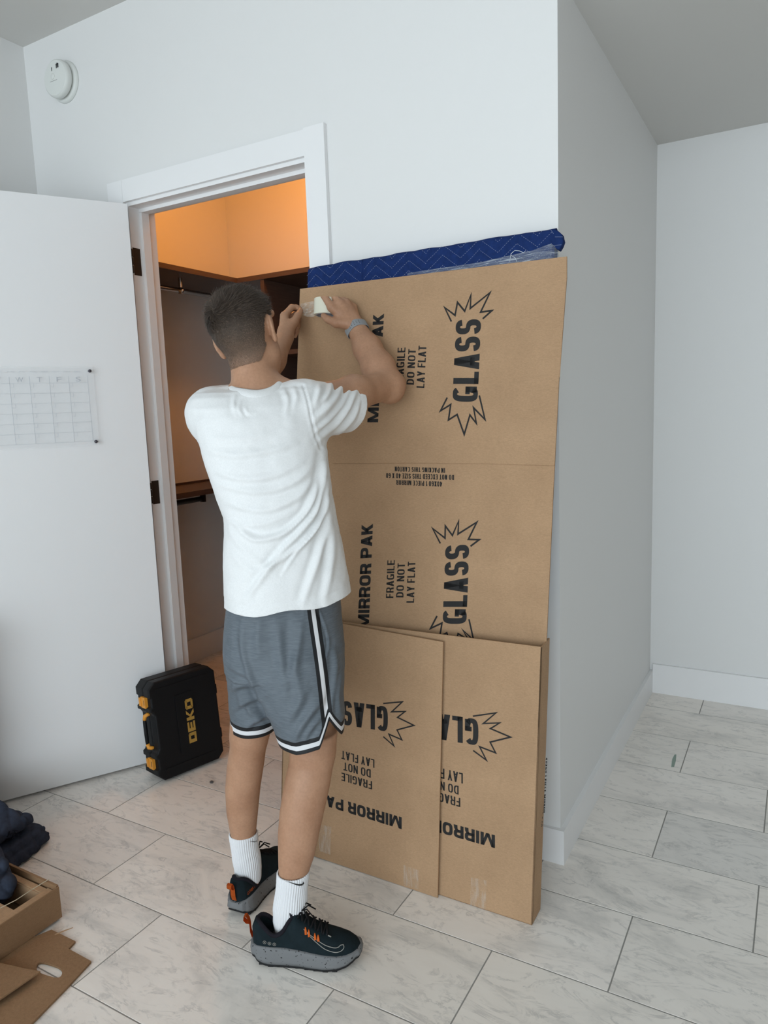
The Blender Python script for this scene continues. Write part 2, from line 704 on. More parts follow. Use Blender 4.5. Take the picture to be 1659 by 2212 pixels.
def tile_mesh(lx, ly):
    key = (round(lx, 3), round(ly, 3))
    if key not in tile_cache:
        bm = bmesh.new()
        box(bm, (-lx / 2, -ly / 2, -0.010), (lx / 2, ly / 2, 0.0))
        bmesh.ops.bevel(bm, geom=[e for e in bm.edges if all(v.co.z > -0.001 for v in e.verts)], offset=0.0006, segments=1, affect='EDGES')
        me = bpy.data.meshes.new('tile')
        bm.to_mesh(me)
        bm.free()
        me.materials.append(M['tile'])
        tile_cache[key] = me
    return tile_cache[key]


r0 = math.floor((YN - TY0) / TW)
for r in range(r0, 2):
    ya, yb = max(TY0 + r * TW, YN), min(TY0 + (r + 1) * TW, YF)
    if yb - ya < 0.02:
        continue
    off = 0.0 if (r % 2) == 0 else TL_ / 2
    xmin = CX if ya > 0.1 else XL
    k0 = math.floor((xmin - TX0 - off) / TL_)
    for k in range(k0, 8):
        xa = max(TX0 + off + k * TL_, xmin)
        xb = min(TX0 + off + (k + 1) * TL_, XR)
        if xb - xa < 0.02:
            continue
        t = bpy.data.objects.new('tile', tile_mesh(xb - xa - GAP, yb - ya - GAP))
        t.location = ((xa + xb) / 2, (ya + yb) / 2, 0)
        t.parent = floor
        COL.objects.link(t)

# small marks on the floor
bm = bmesh.new()
gp = [ONZ(u, v_, 0.0003) for u, v_ in ((1450, 1657), (1452, 1640), (1457, 1630), (1461, 1630), (1460, 1643), (1456, 1657))]
prism(bm, [Vector(p) for p in gp], (0, 0, 0.0004))
obj('paint_smudge', bm, mat('green_smudge', (0.30, 0.38, 0.33), 0.8, 0.2), floor)
bm = bmesh.new()
bmesh.ops.create_icosphere(bm, subdivisions=2, radius=0.007, matrix=Matrix.Translation(Vector(ONZ(457, 1689, 0.004))))
for v_ in bm.verts:
    v_.co.z = max(0.0003, v_.co.z * 0.8)
    v_.co += Vector(rng.normal(0, 0.0016, 3))
    v_.co.z = max(0.0003, v_.co.z)
tag(obj('debris_crumb', bm, mat('grey_crumb', (0.12, 0.11, 0.105), 0.9)), 'small grey crumb of debris on the marble beside the tool case', 'debris')

# baseboards
BH, BT = 0.145, 0.015
for nm, lo, hi in (('baseboard_back', (DR + CW, -BT, 0), (BT, 0, 0.115)), ('baseboard_hall_left', (0, 0.0, 0), (BT, YF, 0.115)),
                   ('baseboard_hall_end', (BT, YF - BT, 0), (XR, YF, 0.148)), ('baseboard_left', (XL, YN, 0), (XL + BT, -0.0, 0.115)),
                   ('baseboard_closet_left', (CX, WT, 0), (CX + BT, CYB, 0.14)), ('baseboard_closet_back', (CX + BT, CYB - BT, 0), (-0.1, CYB, 0.14))):
    struct(nm, [(lo, hi)], M['trim'], bev=0.002)

# door casing and jamb
trim = empty('trim_1', (DL, 0, 0))
trim['kind'] = 'structure'
boxobj('casing', (DL - CW, -BT, 0), (DL, -0.0005, DH + CW), M['trim'], trim, 0.0015)
boxobj('casing', (DR, -BT - 0.002, 0), (DR + CW, -0.0005, DH + CW + 0.004), M['trim'], trim, 0.0015)
boxobj('casing', (DL + 0.0008, -BT, DH), (DR - 0.0008, -0.0005, DH + CW), M['trim'], trim, 0.0015)
JL, JR, JH = DL + 0.012, DR - 0.012, DH - 0.014
boxobj('jamb', (DL - 0.03, 0.0, 0), (JL, WT + 0.005, JH), M['trim'], trim)
boxobj('jamb', (JR, 0.0, 0), (DR + 0.03, WT + 0.005, JH), M['trim'], trim)
boxobj('jamb', (DL - 0.03, 0.0, JH), (DR + 0.03, WT + 0.005, DH + 0.03), M['trim'], trim)
for lo, hi in (((JL - 0.001, 0.052, 0), (JL + 0.014, 0.09, JH - 0.013)), ((JR - 0.014, 0.052, 0), (JR + 0.001, 0.09, JH - 0.013)), ((JL - 0.001, 0.052, JH - 0.014), (JR + 0.001, 0.09, JH + 0.001))):
    boxobj('door_stop', lo, hi, M['trim'], trim)

# open door leaf
E_ = Vector((-0.4985, -0.8669, 0)).normalized()
NF = Vector((0.8669, -0.4985, 0))
PV = Vector((-1.712, -0.012, 0))
door = empty('door_1', PV)
door['kind'] = 'structure'
mtx = Matrix((E_, -NF, Vector((0, 0, 1)))).transposed().to_4x4()
mtx.translation = PV + NF * 0.045
boxobj('door_leaf', (0.004, 0, 0.012), (0.856, 0.042, 2.272), M['door'], door, 0.0015, mtx=mtx)
for z0, z1 in ((2.017, 2.122), (1.095, 1.192), (0.19, 0.29)):
    h = empty('hinge', (0, 0, 0))
    h.parent = door
    bm = bmesh.new()
    box(bm, (JL, 0.004, z0), (JL + 0.0025, 0.040, z1))
    bevel(bm, 0.0011, 2)
    obj('hinge_plate', bm, M['bronze'], h)
    bm = bmesh.new()
    for q in range(3):
        a, b_ = z0 + (z1 - z0) * (0.06 + 0.3 * q), z0 + (z1 - z0) * (0.33 + 0.3 * q)
        lathe(bm, [(0.006, a), (0.0066, a + 0.002), (0.0066, b_ - 0.002), (0.006, b_)], Matrix.Translation((PV.x + 0.004, PV.y + 0.006, 0)), 16)
    obj('hinge_knuckle', bm, M['bronze'], h, True)


def on_door(u, v):                         # point on the visible face of the door leaf
    r = Vector(ray(u, v))
    c0 = Vector(CAM)
    t = (mtx.translation - c0).dot(NF) / r.dot(NF)
    return c0 + r * t


# acrylic wall calendar
mc = bpy.data.materials.new('clear_acrylic')
mc.use_nodes = True
nt = mc.node_tree
b = bsdf(mc)
b.inputs['Base Color'].default_value = (0.93, 0.96, 0.98, 1)
b.inputs['Roughness'].default_value = 0.08
b.inputs['Alpha'].default_value = 0.13
M['acrylic'] = mc
M['etch'] = mat('etched_print', (0.50, 0.525, 0.56), 0.6, 0.3)
cTR, cBR = on_door(196, 793), on_door(214, 961)
cw_, ch = 0.53, (cTR - cBR).length
ux, uz = -E_, Vector((0, 0, 1))
cal_root = empty('acrylic_calendar', cBR)
tag(cal_root, 'clear acrylic monthly calendar board mounted on the open white door', 'calendar')
cm = Matrix((ux, -NF, uz)).transposed().to_4x4()
cm.translation = cBR + NF * 0.014
boxobj('panel', (-cw_, -0.004, 0), (0, 0, ch), M['acrylic'], cal_root, 0.001, mtx=cm)


def cpt(x, z, lift=0.0046):
    return cm @ Vector((x, -lift, z))


x_r, x_l, z_t, z_b = -0.023, -0.492, ch * 0.885, ch * 0.055
for i in range(8):
    x = x_r + (x_l - x_r) * i / 7
    stroke_obj('grid_line', [cpt(x, z_b), cpt(x, z_t)], 0.0013, NF, M['etch'], cal_root)
for i in range(7):
    z = z_b + (ch * 0.80 - z_b) * i / 6
    stroke_obj('grid_line', [cpt(x_l, z), cpt(x_r, z)], 0.0008, NF, M['etch'], cal_root)
cellw = (x_r - x_l) / 7
cellh = (ch * 0.80 - z_b) / 6
for i, s in enumerate('SMTWTFS'):
    x = x_l + cellw * (i + 0.5)
    hw = 0.009 if s != 'W' else 0.013
    text_obj('day_letter', s, cpt(x - hw, ch * 0.815), cpt(x + hw, ch * 0.815), cpt(x - hw, ch * 0.875), NF, M['etch'], cal_root, 0.0)
for i, s in enumerate(['JAN', 'FEB', 'MAR', 'APR', 'MAY', 'JUN', 'JUL', 'AUG', 'SEP', 'OCT', 'NOV', 'DEC']):
    x = x_l + 0.005 + (x_r - x_l - 0.05) * i / 11
    text_obj('month_name', s, cpt(x, ch * 0.93), cpt(x + 0.024, ch * 0.93), cpt(x, ch * 0.947), NF, M['etch'], cal_root, 0.0)
bm = bmesh.new()
for i in range(7):
    for j in range(6):
        x, z = x_l + cellw * i, z_b + cellh * (j + 1)
        box(bm, (x + 0.0115, -0.0050, z - 0.014), (x + 0.0125, -0.0046, z), cm)
        box(bm, (x, -0.0050, z - 0.0145), (x + 0.0125, -0.0046, z - 0.0138), cm)
tag(obj('date_boxes', bm, M['etch'], cal_root), kind='stuff')
for x, z in ((-0.013, ch - 0.016), (-0.013, 0.014), (-cw_ + 0.013, ch - 0.016), (-cw_ + 0.013, 0.014)):
    bm = bmesh.new()
    lathe(bm, [(0.0045, -0.016), (0.0045, 0.0), (0.0062, 0.001), (0.0062, 0.004), (0.005, 0.0055)], frame_to(NF, cpt(x, z, 0.0042)), 20)
    obj('standoff_screw', bm, mat('graphite', (0.06, 0.055, 0.07), 0.35, 0.5), cal_root, True)

# smoke detector
dc = Vector(ONY(128, 172, -0.03))
det = empty('smoke_detector', (dc.x, 0, dc.z))
tag(det, 'round white smoke detector high on the wall near the ceiling', 'smoke detector')
fm = frame_to((0, -1, 0), (dc.x, 0, dc.z))
bm = bmesh.new()
lathe(bm, [(0.079, 0.0), (0.079, 0.004), (0.076, 0.010), (0.072, 0.014), (0.05, 0.0145)], fm, 64)
obj('base_plate', bm, M['plastic_white'], det, True)
bm = bmesh.new()
lathe(bm, [(0.058, 0.012), (0.058, 0.022), (0.068, 0.023), (0.070, 0.026), (0.071, 0.040), (0.069, 0.046), (0.064, 0.050), (0.030, 0.0525), (0.01, 0.053)], fm, 64)
o = obj('cover', bm, M['plastic_white'], det, True)
md = o.modifiers.new('edge', 'EDGE_SPLIT')
md.split_angle = 0.6
for i, (x, z, hgt) in enumerate(((-0.012, 0.026, 0.014), (0.016, 0.030, 0.016), (0.0215, 0.0305, 0.018), (0.027, 0.031, 0.016))):
    bm = bmesh.new()
    box(bm, (x, -0.0535, z), (x + 0.0022, -0.0508, z + hgt), Matrix.Translation((dc.x, 0, dc.z)))
    obj('vent_slot', bm, M['dark'], det)
bm = bmesh.new()
lathe(bm, [(0.011, 0.052), (0.011, 0.0545), (0.0095, 0.0555)], frame_to((0, -1, 0), (dc.x - 0.008, 0, dc.z + 0.006)), 24)
obj('test_button', bm, M['plastic_white'], det, True)
boxobj('label_line', (dc.x - 0.026, -0.0535, dc.z - 0.012), (dc.x + 0.016, -0.0515, dc.z - 0.0105), mat('grey_print', (0.3, 0.31, 0.3), 0.6), det)

# closet: shelves, rod, divider
SZ = 2.196
cl = empty('closet_shelf', (CX, CYB, SZ))
tag(cl, 'brown upper closet shelf running around the corner under orange light', 'shelf')
bm = bmesh.new()
prism(bm, [(CX, WT + 0.002, SZ - 0.025), (CX + 0.40, WT + 0.002, SZ - 0.025), (CX + 0.40, CYB - 0.40, SZ - 0.025), (-0.1, CYB - 0.40, SZ - 0.025), (-0.1, CYB, SZ - 0.025), (CX, CYB, SZ - 0.025)], (0, 0, 0.025))
obj('board', bm, M['shelf'], cl)
rod = empty('closet_rod', (CX + 0.28, WT, 2.10))
tag(rod, 'metal hanging rod beneath the upper closet shelf', 'closet rod')
bm = bmesh.new()
tube(bm, [(CX + 0.28, WT + 0.002, 2.105), (CX + 0.28, CYB - 0.42, 2.105)], 0.013, 14)
obj('rod', bm, M['chrome'], rod, True)
bm = bmesh.new()
pb = ONX(390, 625, CX + 0.28)
box(bm, (CX + 0.272, pb[1] - 0.006, 2.10), (CX + 0.288, pb[1] + 0.006, 2.171))
lathe(bm, [(0.018, -0.006), (0.018, 0.006)], frame_to((0, 1, 0), (CX + 0.28, pb[1], 2.105)), 20)
bevel(bm, 0.001, 1)
obj('bracket', bm, M['chrome'], rod)
LZ = 1.065
sh2 = empty('low_closet_shelf', (CX, WT, LZ))
tag(sh2, 'waist-high brown closet shelf on the left closet wall', 'shelf')
boxobj('board', (CX, WT + 0.003, LZ - 0.028), (CX + 0.36, CYB, LZ), M['shelf'], sh2, 0.001)
boxobj('cleat', (CX, WT + 0.01, LZ), (CX + 0.012, CYB - 0.01, LZ + 0.012), M['shelf'], sh2)
rod2 = empty('low_closet_rod', (CX + 0.28, WT, 1.0))
tag(rod2, 'dark hanging rod beneath the waist-high closet shelf', 'closet rod')
bm = bmesh.new()
tube(bm, [(CX + 0.29, WT + 0.002, 1.008), (CX + 0.29, 0.80, 1.008)], 0.014, 12)
obj('rod', bm, M['bronze'], rod2, True)
boxobj('bracket', (CX + 0.275, 0.80, 0.99), (CX + 0.305, 0.815, 1.036), M['bronze'], rod2)
dv = empty('closet_cubby_unit', (-1.93, CYB - 0.4, 0))
tag(dv, 'dark brown closet cubby unit under the upper shelf', 'shelving unit')
boxobj('divider', (-1.945, CYB - 0.395, 0), (-1.92, CYB - 0.002, SZ - 0.027), M['shelf'], dv, 0.001)
boxobj('divider', (-1.05, CYB - 0.395, 0), (-1.025, CYB - 0.002, SZ - 0.027), M['shelf'], dv, 0.001)
boxobj('back_panel', (-1.92, CYB - 0.012, 0.05), (-1.05, CYB - 0.002, SZ - 0.03), M['shelf'], dv)
for z in (0.08, 0.42, 0.76, 1.10, 1.44, 1.765):
    boxobj('cubby_shelf', (-1.92, CYB - 0.395, z), (-1.05, CYB - 0.013, z + 0.024), M['shelf'], dv, 0.001)
lampr = empty('closet_ceiling_lamp', (-1.62, 0.75, 3.0))
tag(lampr, 'warm dome lamp on the closet ceiling', 'ceiling lamp')
bm = bmesh.new()
lathe(bm, [(0.14, 0.0), (0.14, -0.02), (0.13, -0.03)], Matrix.Translation((-1.62, 0.75, 2.999)), 40)
obj('lamp_base', bm, M['plastic_white'], lampr, True)
md_ = mat('lamp_glow', (1, 0.7, 0.4), 0.4)
bsdf(md_).inputs['Emission Color'].default_value = (1, 0.42, 0.11, 1)
bsdf(md_).inputs['Emission Strength'].default_value = 3.0
bm = bmesh.new()
lathe(bm, [(0.125, -0.031), (0.12, -0.045), (0.095, -0.058), (0.05, -0.066), (0.01, -0.068)], Matrix.Translation((-1.62, 0.75, 2.999)), 40)
obj('lamp_shade', bm, md_, lampr, True)


# ------------------------------------------------------------------ mirror package leaning on the wall
K = 0.125
NP = Vector((0, -1, K)).normalized()
YR, YL, YU = -0.3195, -0.3345, -0.2545     # front faces: right carton, left carton, upper sheet
KU = 0.0968                                # the upper sheet stands a little steeper
YBF, KBF = -0.250, 0.1025                  # front of the wrapped mirror


def slab(name, pts_px, y0, thick, material, parent, bev=0.0):
    """panel whose outline is given on its leaning plane, thickness going back to the wall"""
    bm = bmesh.new()
    prism(bm, [Vector(PLN(u, v, y0, KU)) for u, v in pts_px], (0, thick, 0))
    if bev:
        bevel(bm, bev, 1)
    return obj(name, bm, material, parent)


def wp(x, z, y0):
    return Vector((x, y0 + K * z, z))


def panel_pts(name, P, thick, material, parent):
    bm = bmesh.new()
    prism(bm, P, (0, thick, 0))
    return obj(name, bm, material, parent)


C7 = lambda x, y: (640 + x / 2.676, 460 + y / 2.676)
C9 = lambda x, y: (700 + x / 3.072, 960 + y / 3.072)
C8 = lambda x, y: (640 + x / 2.765, 1300 + y / 2.765)


def ptext(parent, y0, cf, s, bl, br, tl, bold, name='printed_text'):
    f = lambda q: PLN(*cf(*q), y0, KU if y0 == YU else K)
    st = {0.035: (0.205, 0.50, 0.085, 0.3), 0.045: (0.26, 0.80, 0.10, 0.36), 0.012: (0.155, 0.50, 0.10, 0.26), 0.015: (0.17, 0.42, 0.10, 0.24)}[bold]
    return block_obj(name, s, f(bl), f(br), f(tl), NP, M['ink'], parent, *st)


def pstar(parent, y0, cf, pts, w=0.0052):
    return stroke_obj('printed_starburst', [PLN(*cf(*q), y0, KU if y0 == YU else K) for q in pts], w, NP, M['ink'], parent)


# --- upper sheet
up = empty('upper_cardboard_panel', wp(-0.4, 0.6, YU))
tag(up, 'tall flat cardboard panel standing behind the two lower cartons with two GLASS prints', 'cardboard')
slab('panel', [(648, 624), (1224, 554), (1224, 600), (1207, 826), (1195, 1060), (1176, 1480), (606, 1480), (631, 1050), (641, 830)], YU, 0.006, M['card'], up)
bm = bmesh.new()
a, b_ = PLN(1221, 556, YU, KU), PLN(1207, 815, YU, KU)
prism(bm, [a + [0.0045, 0.001, 0], b_ + [0.003, 0.001, 0], b_ + [0.001, 0.008, 0.0], a + [-0.001, 0.012, 0]], (-0.003, 0, 0))
obj('folded_side_flap', bm, M['card'], up)
cr = [PLN(*C9(60, 128), YU, KU), PLN(*C9(620, 124), YU, KU), PLN(*C9(1100, 130), YU, KU), PLN(*C9(1530, 142), YU, KU)]
bm = bmesh.new()
tube(bm, [Vector(p) + Vector((0, -0.0002, 0)) for p in cr], 0.0016, 8, flat=0.4)
obj('fold_crease', bm, M['card'], up, True)
ptext(up, YU, C7, 'GLASS', (1048, 1093), (1070, 613), (903, 1090), 0.035)
ptext(up, YU, C7, 'MIRROR PAK', (473, 1210), (508, 582), (411, 1210), 0.045)
ptext(up, YU, C7, 'FRAGILE', (617, 1003), (632, 778), (572, 1003), 0.012)
ptext(up, YU, C7, 'DO NOT', (680, 993), (692, 787), (637, 991), 0.012)
ptext(up, YU, C7, 'LAY FLAT', (740, 1012), (753, 768), (695, 1010), 0.012)
pstar(up, YU, C7, [(897, 628), (858, 547), (918, 592), (932, 517), (974, 568), (1010, 472), (1006, 552), (1120, 461), (1066, 573), (1131, 565), (1078, 612)])
pstar(up, YU, C7, [(873, 1067), (834, 1144), (893, 1107), (880, 1197), (930, 1165), (971, 1280), (1004, 1168), (1041, 1216), (1025, 1126), (1091, 1194), (1058, 1055)])
ptext(up, YU, C9, 'IN PACKING THIS CARTON', (803, 157), (470, 147), (803, 189), 0.015)
ptext(up, YU, C9, 'DO NOT EXCEED THIS SIZE 40 X 60', (863, 202), (412, 190), (863, 236), 0.015)
ptext(up, YU, C9, '40X60 1 PIECE MIRROR', (784, 247), (480, 236), (784, 280), 0.015)
ptext(up, YU, C9, 'MIRROR PAK', (297, 1222), (325, 527), (223, 1222), 0.045)
ptext(up, YU, C9, 'FRAGILE', (460, 1020), (470, 768), (411, 1020), 0.012)
ptext(up, YU, C9, 'DO NOT', (527, 1015), (538, 787), (478, 1015), 0.012)
ptext(up, YU, C9, 'LAY FLAT', (597, 1050), (607, 777), (547, 1050), 0.012)
ptext(up, YU, C9, 'GLASS', (945, 1192), (965, 664), (787, 1190), 0.035)
pstar(up, YU, C9, [(772, 657), (721, 558), (803, 622), (805, 541), (852, 604), (893, 510), (889, 595), (1014, 516), (958, 630), (1030, 632), (972, 676)])
pstar(up, YU, C9, [(750, 1138), (707, 1221), (783, 1185), (768, 1275), (815, 1250), (855, 1380), (890, 1255), (962, 1300), (921, 1232), (993, 1300), (962, 1160)])

# --- right lower carton (open on top)
rc = empty('right_mirror_carton', (-0.3, YR + 0.036, 0))
tag(rc, 'lower right mirror carton with open top and printed side beside the wall corner', 'carton')
RX = 0.0125
p_tr = PLN(1172, 1398, YR)
p_tl = PLN(795, 1351, YR)
zr, zl = p_tr[2], p_tl[2]
zfar = zl + (zl - zr) * 0.15
DEP = 0.073
panel_pts('front_panel', [wp(-0.845, 0.003, YR), wp(RX, 0.003, YR), wp(RX + 0.003, zr, YR), wp(p_tl[0], zl, YR), wp(-0.845, zfar, YR)], 0.004, M['card'], rc)
panel_pts('rear_panel', [wp(-0.845, 0.003, YR + DEP - 0.004), wp(RX, 0.003, YR + DEP - 0.004), wp(RX, zr + 0.003, YR + DEP - 0.004), wp(-0.845, zfar, YR + DEP - 0.004)], 0.004, M['card'], rc)
bm = bmesh.new()
prism(bm, [wp(RX, 0.003, YR), wp(RX, 0.003, YR + DEP), wp(RX + 0.002, zr + 0.004, YR + DEP), wp(RX + 0.003, zr, YR)], (-0.004, 0, 0))
obj('side_panel', bm, M['card'], rc)
bm = bmesh.new()
prism(bm, [wp(-0.845, 0.0005, YR + 0.001), wp(RX - 0.001, 0.0005, YR + 0.001), wp(RX - 0.001, 0.0005, YR + DEP - 0.001), wp(-0.845, 0.0005, YR + DEP - 0.001)], (0, 0, 0.0045))
obj('bottom_panel', bm, M['card_b'], rc)
ptext(rc, YR, C8, 'GLASS', (1088, 702), (675, 640), (1088, 860), 0.035)
ptext(rc, YR, C8, 'LAY FLAT', (995, 1024), (772, 970), (995, 1086), 0.012)
ptext(rc, YR, C8, 'DO NOT', (970, 1100), (795, 1052), (970, 1152), 0.012)
ptext(rc, YR, C8, 'FRAGILE', (980, 1172), (778, 1118), (980, 1226), 0.012)
ptext(rc, YR, C8, 'MIRROR PAK', (1187, 1394), (600, 1236), (1187, 1471), 0.045)
pstar(rc, YR, C8, [(1055, 683), (1193, 663), (1117, 727), (1215, 723), (1160, 757), (1280, 808), (1158, 838), (1191, 902), (1095, 865), (1136, 946), (1057, 888)], 0.0045)
SN = Vector((1, 0, 0))
for s, a, b_, c_ in (('40X60 1 PIECE MIRROR', (1490, 930), (1475, 1262), (1499, 930)), ('DO NOT EXCEED THIS SIZE 40 X 60', (1477, 866), (1459, 1345), (1487, 866)), ('IN PACKING THIS CARTON', (1465, 945), (1449, 1302), (1475, 945))):
    f = lambda q: ONX(*C8(*q), RX + 0.0005)
    block_obj('side_print', s, f(a), f(b_), f(c_), SN, M['ink'], rc, 0.17, 0.42, 0.1, 0.24)
mt = bpy.data.materials.new('clear_tape')
mt.use_nodes = True
b = bsdf(mt)
b.inputs['Base Color'].default_value = (0.85, 0.8, 0.72, 1)
b.inputs['Roughness'].default_value = 0.18
vv = coords(mt, (60, 60, 400))
al = ramp(mt, noise(mt, coords(mt, (40, 40, 6)), 3.0, 4), [(0.42, (0.03, 0.03, 0.03)), (0.72, (0.30, 0.30, 0.30))])
ln(mt, al, b.inputs['Alpha'])
M['tape'] = mt


def tape_patch(parent, y0, quad, name='packing_tape'):
    n = 6
    q = [np.array(PLN(u, v, y0)) for u, v in quad]
    V, F = [], []
    for i in range(n + 1):
        for j in range(n + 1):
            s, t = i / n, j / n
            p = (q[0] * (1 - s) + q[1] * s) * (1 - t) + (q[3] * (1 - s) + q[2] * s) * t
            V.append(p + np.array(NP) * (0.0007 + 0.0007 * rng.random()))
    for i in range(n):
        for j in range(n):
            a = i * (n + 1) + j
            F.append([a, a + 1, a + n + 2, a + n + 1])
    return npmesh(name, V, F, M['tape'], parent, smooth=False)


tape_patch(rc, YR, [(1018, 1895), (1052, 1902), (1049, 1964), (1016, 1955)])

# --- left lower carton slid over the right one
lc = empty('left_mirror_carton', (-0.6, YL, 0))
tag(lc, 'lower left mirror carton overlapping in front of the right carton', 'carton')
q1, q2 = PLN(957, 1387, YL), PLN(945, 1942, YL)
q3 = PLN(735, 1347, YL)
sl = (q3[2] - q1[2]) / (q3[0] - q1[0])
LXL = -0.862
panel_pts('front_panel', [wp(LXL, 0.004, YL), wp(q2[0], 0.001, YL), wp(q1[0], q1[2], YL), wp(q3[0], q3[2], YL), wp(LXL, q3[2] + sl * (LXL - q3[0]) * 0.6, YL)], 0.005, M['card'], lc)
bm = bmesh.new()
prism(bm, [wp(LXL, 0.004, YL), wp(LXL, 0.004, YR + DEP + 0.012), wp(LXL, 0.79, YR + DEP + 0.012), wp(LXL, 0.79, YL)], (0.004, 0, 0))
obj('side_panel', bm, M['card'], lc)
panel_pts('rear_panel', [wp(LXL, 0.004, YR + DEP + 0.008), wp(-0.30, 0.004, YR + DEP + 0.008), wp(-0.30, 0.76, YR + DEP + 0.008), wp(LXL, 0.79, YR + DEP + 0.008)], 0.004, M['card'], lc)
ptext(lc, YL, C8, 'GLASS', (547, 627), (205, 580), (547, 776), 0.035)
ptext(lc, YL, C8, 'LAY FLAT', (467, 942), (270, 888), (467, 992), 0.012)
ptext(lc, YL, C8, 'DO NOT', (445, 1002), (282, 957), (445, 1051), 0.012)
ptext(lc, YL, C8, 'FRAGILE', (453, 1072), (270, 1019), (453, 1121), 0.012)
ptext(lc, YL, C8, 'MIRROR PAK', (630, 1287), (128, 1138), (630, 1358), 0.045)
pstar(lc, YL, C8, [(520, 607), (634, 597), (570, 657), (650, 655), (605, 690), (703, 738), (602, 765), (631, 824), (553, 790), (584, 861), (520, 805)], 0.0043)
tape_patch(lc, YL, [(690, 1780), (716, 1786), (714, 1846), (689, 1838)])
tape_patch(lc, YL, [(872, 1868), (905, 1880), (904, 1920), (872, 1912)])

# --- blanket-wrapped mirror
bx0, bx1, bzt = -0.838, 0.004, 1.925
wm = empty('wrapped_mirror', (-0.42, -0.26, 0.01))
tag(wm, 'mirror wrapped in a bright navy quilted moving blanket leaning on the wall', 'wrapped mirror')
nx, nz, nq = 90, 70, 8
V, F = [], []
outl = []
R_ = 0.012
for i in range(8):
    pass
# cross-section loop (in local y) swept along x, with softened edges and fabric waviness
zs = np.concatenate([np.linspace(0.012, 1.80, 30), np.linspace(1.81, bzt, 24)])


def wavy(x, z):
    return 0.6 * (0.0022 * math.sin(31 * x + 4 * math.sin(9 * z)) + 0.0018 * math.sin(67 * x + 23 * z) + 0.0012 * math.sin(150 * x - 40 * z))


loop = [(0, z) for z in zs] + [(t, bzt + 0.004) for t in (0.25, 0.5, 0.75)] + [(1, z) for z in zs[::-1]]
nl = len(loop)
xs = np.linspace(bx0, bx1, nx)
for i, x in enumerate(xs):
    e = min(1.0, min(x - bx0, bx1 - x) / 0.012)
    e = math.sqrt(max(0.0, 1 - (1 - e) ** 2)) if e < 1 else 1.0
    for s, z in loop:
        zz = z + (0.0010 * math.sin(25 * x) + 0.0008 * math.sin(61 * x)) * max(0, (z - 1.7) / 0.2)
        yf_, yr_ = YBF + KBF * zz, -0.2485 + 0.1265 * zz
        mid = (yf_ + yr_) / 2
        hw = (yr_ - yf_) / 2 * (0.55 + 0.45 * e)
        tt = max(0.0, (z - (bzt - 0.012)) / 0.016)
        hw *= math.sqrt(max(0.05, 1 - min(1, tt) ** 2 * 0.8))
        y = mid + (2 * s - 1) * hw + (wavy(x, z) if s < 0.5 else 0.0)
        V.append((x, y, zz))
for i in range(nx - 1):
    for j in range(nl - 1):
        a = i * nl + j
        F.append([a, a + nl, a + nl + 1, a + 1])
    F.append([i * nl + nl - 1, (i + 1) * nl + nl - 1, (i + 1) * nl, i * nl])
F.append([j for j in range(nl)][::-1])
F.append([(nx - 1) * nl + j for j in range(nl)])
bmq = npmesh('quilted_blanket', V, F, M['navy'], wm)


# dashed zigzag stitching on the front
def blanket_y(x, z):
    return YBF + wavy(x, z) + KBF * z


V, F = [], []
per, amp, row = 0.116, 0.046, 0.030
for r in range(-2, 7):
    s = 0.0
    zc = 1.905 - r * row
    x = bx0 + 0.004
    while x < bx1 - 0.006:
        ph = ((x - bx0) / per + 0.15) % 1.0
        tri = 1 - 2 * abs(2 * ph - 1) / 1.0
        z = zc + tri * amp * 0.5
        sl_ = (amp * 2 / per) * (1 if ph < 0.5 else -1)
        dx = 0.0030
        if 1.76 < z < bzt - 0.003 and not (-0.625 < x < -0.612):
            p0 = Vector((x, blanket_y(x, z) - 0.0009, z))
            x2, z2 = x + dx, z + dx * sl_
            p1 = Vector((x2, blanket_y(x2, z2) - 0.0009, z2))
            d = (p1 - p0).normalized()
            w_ = Vector((-d.z, 0, d.x)) * 0.00042
            k = len(V)
            V += [p0 + w_, p0 - w_, p1 - w_, p1 + w_]
            F.append([k, k + 1, k + 2, k + 3])
        x += 0.0056
tag(npmesh('zigzag_stitching', [tuple(v) for v in V], F, M['thread'], wm, smooth=False), kind='stuff')
# vertical seam
bm = bmesh.new()
tube(bm, [(-0.618, blanket_y(-0.618, z) - 0.0002, z) for z in np.linspace(1.74, bzt - 0.002, 14)], 0.0014, 6)
obj('blanket_seam', bm, M['navy'], wm, True)
# bunched end of the blanket past the wall corner
bm = bmesh.new()
pts = [(1185, 498), (1197, 494), (1206, 499), (1214, 506), (1215, 513), (1217, 520), (1213, 531), (1207, 541), (1200, 536), (1190, 528)]
P = [Vector(PLN(u, v, YBF + 0.004, KBF)) for u, v in pts]
prism(bm, P, (-0.002, 0.030, 0.0))
bevel(bm, 0.004, 2, 0.3)
obj('bunched_corner', bm, M['navy'], wm, True)
for a, b_ in (((1199, 512), (1216, 512)), ((1198, 530), (1213, 529)), ((1190, 497), (1196, 505))):
    stroke_obj('corner_stitch', [PLN(*a, YBF + 0.003, KBF), PLN(*b_, YBF + 0.003, KBF)], 0.0007, NP, M['thread'], wm, 0.001)

